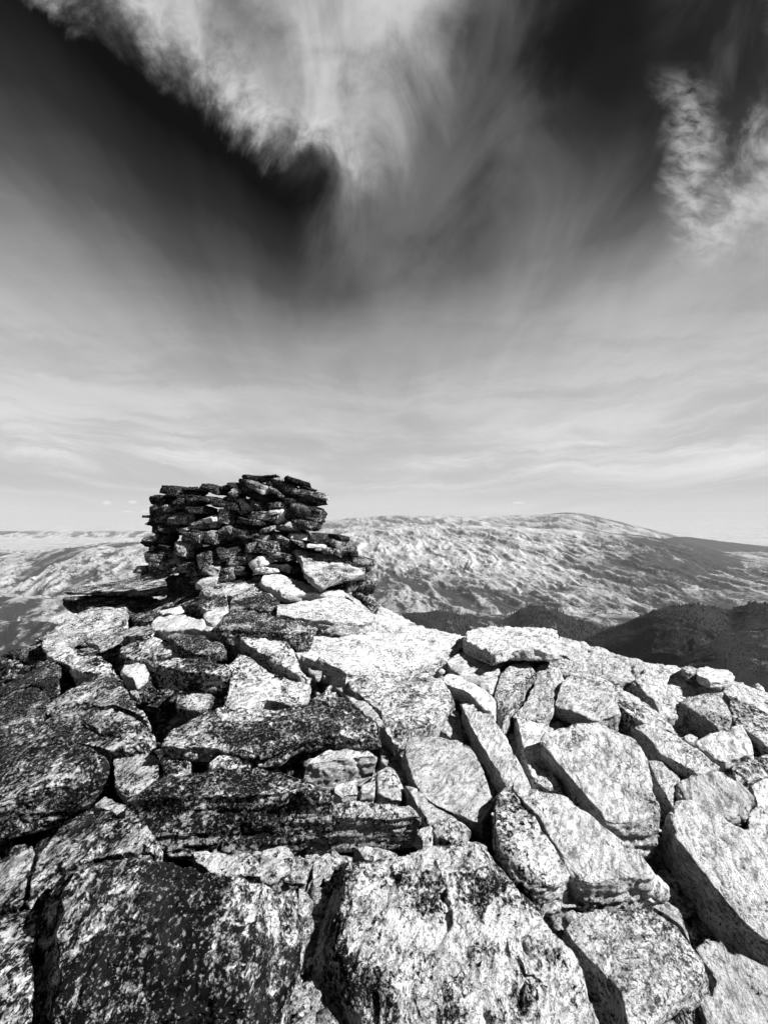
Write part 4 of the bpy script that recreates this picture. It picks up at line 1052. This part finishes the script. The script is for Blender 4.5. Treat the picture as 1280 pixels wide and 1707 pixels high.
HILL, n, b = new_mat('mountain_granite_and_forest')
t = n.node('ShaderNodeTexCoord')
ob = t.outputs['Object']
fa = n.node('ShaderNodeAttribute', attribute_type='GEOMETRY', attribute_name='forest').outputs['Fac']
k1 = n.noise(ob, 0.0013, 6, 0.62, 0.4)
sep3 = n.node('ShaderNodeSeparateXYZ')
n.t.links.new(ob, sep3.inputs[0])
ox, oy = sep3.outputs[0], sep3.outputs[1]
k2 = n.noise(n.vec(n.add(ox, n.mul(oy, 0.30), n.mul(k1, 900.0)), n.mul(oy, 0.22), 0.0), 0.0062, 9, 0.70, 0.4)     # gullies and bands running down the fall line
k4 = n.noise(n.vec(n.sub(ox, n.mul(oy, 0.22)), n.mul(oy, 0.20), 50.0), 0.0085, 8, 0.70, 0.5)
k3 = n.noise(ob, 0.024, 8, 0.80)
fld = n.add(n.mul(k1, 0.16), n.mul(k2, 0.30), n.mul(k4, 0.26), n.mul(k3, 0.46))
thr = n.sub(0.738, n.mul(fa, 0.42))
fm = n.ss(fld, n.sub(thr, 0.040), n.add(thr, 0.040))
rockc = n.mul(n.ss(k2, 0.32, 0.64, 0.18, 0.37), n.ss(k3, 0.36, 0.62, 0.55, 1.12), n.ss(k4, 0.36, 0.54, 0.62, 1.05))
n.put(b.inputs['Base Color'], grey(n, n.mix(fm, rockc, n.add(0.005, n.mul(k3, 0.018)))))
b.inputs['Roughness'].default_value = 0.95
b.inputs['Specular IOR Level'].default_value = 0.05
bp = n.node('ShaderNodeBump')
bp.inputs['Strength'].default_value = 0.8
bp.inputs['Distance'].default_value = 24.0
n.put(bp.inputs['Height'], n.add(n.mul(k2, 1.2), n.mul(k3, 0.5)))
n.t.links.new(bp.outputs[0], b.inputs['Normal'])
grid_object('hills', HX, HY, hz, HILL, 'structure', None, {'forest': hf})

# ------------------------------------------------------------------ the conifers of the valley below: one far-off wood
rng = np.random.default_rng(5)
N = 42000
ty = np.exp(rng.uniform(np.log(520), np.log(1580), N))
tx = rng.uniform(-0.12, 1.25, N) * ty
tz, tf = terrain(tx, ty)
dens = fbm(np.stack([tx, ty, 0 * tx], -1) / 130.0, 3, 77)
keep = (rng.random(N) < np.clip(0.05 + tf * 0.9 + dens * 1.5 - np.where(ty < 760, 0.25, 0.0), 0.0, 1)) & (tf > 0.30)
tx, ty, tz = tx[keep], ty[keep], tz[keep]
nt = len(tx)
hgt = rng.gamma(5.0, 1.0, nt) * 1.3 + 2.0
hgt = hgt * np.clip(ty / 1450.0, 0.4, 1.0) ** 1.3
rad = hgt * rng.uniform(0.16, 0.24, nt)
V, Q = [], []
for tier, (z0, z1, r0) in enumerate(((0.08, 0.55, 1.0), (0.40, 1.0, 0.72))):
    base = len(V) and sum(len(v) for v in V)
    ang = rng.uniform(0, 6.28, nt)
    ringv = [np.stack([tx + np.cos(ang + k * 1.2566) * rad * r0 * rng.uniform(0.7, 1.2, nt), ty + np.sin(ang + k * 1.2566) * rad * r0 * rng.uniform(0.7, 1.2, nt), tz + hgt * z0], -1) for k in range(5)]
    apex = np.stack([tx, ty, tz + hgt * z1], -1)
    V.append(np.stack(ringv + [apex], 1).reshape(-1, 3))
    i0 = base + np.arange(nt) * 6
    for k in range(5):
        Q.append(np.stack([i0 + k, i0 + (k + 1) % 5, i0 + 5], -1))
V = np.concatenate(V).astype(np.float32)
Q = np.concatenate(Q).astype(np.int32)
me = bpy.data.meshes.new('conifer_forest')
me.vertices.add(len(V))
me.vertices.foreach_set('co', V.ravel())
me.loops.add(Q.size)
me.loops.foreach_set('vertex_index', Q.ravel())
me.polygons.add(len(Q))
me.polygons.foreach_set('loop_start', (np.arange(len(Q)) * 3).astype(np.int32))
me.polygons.foreach_set('loop_total', np.full(len(Q), 3, np.int32))
me.update(calc_edges=True)
TREE, n, b = new_mat('conifer_foliage')
n.put(b.inputs['Base Color'], grey(n, n.ss(n.noise(n.node('ShaderNodeTexCoord').outputs['Object'], 0.05, 3, 0.6), 0.3, 0.7, 0.005, 0.022)))
me.materials.append(TREE)
fo = bpy.data.objects.new('conifer_forest', me)
COL.objects.link(fo)
tag(fo, 'dark conifer wood covering the valley floor and hills below the ridge', 'forest', None, 'stuff')

# ------------------------------------------------------------------ mountain air
zlo = float(hz.min()) - 1.0
bm = bmesh.new()
bmesh.ops.create_cube(bm, size=1.0)
for v in bm.verts:
    v.co.x *= 270000
    v.co.y = -2000 if v.co.y < 0 else 95000
    v.co.z = zlo if v.co.z < 0 else 4.0
me = bpy.data.meshes.new('haze')
bm.to_mesh(me)
bm.free()
hm = bpy.data.materials.new('mountain_air')
hm.use_nodes = True
h = NT(hm.node_tree)
pvn = h.node('ShaderNodeVolumePrincipled')
pvn.inputs['Color'].default_value = (0.50, 0.50, 0.50, 1)
pvn.inputs['Density'].default_value = 2.3e-5
ho = h.node('ShaderNodeOutputMaterial')
h.t.links.new(pvn.outputs[0], ho.inputs['Volume'])
me.materials.append(hm)
hz_ob = bpy.data.objects.new('haze', me)
COL.objects.link(hz_ob)
tag(hz_ob, None, None, None, 'stuff')
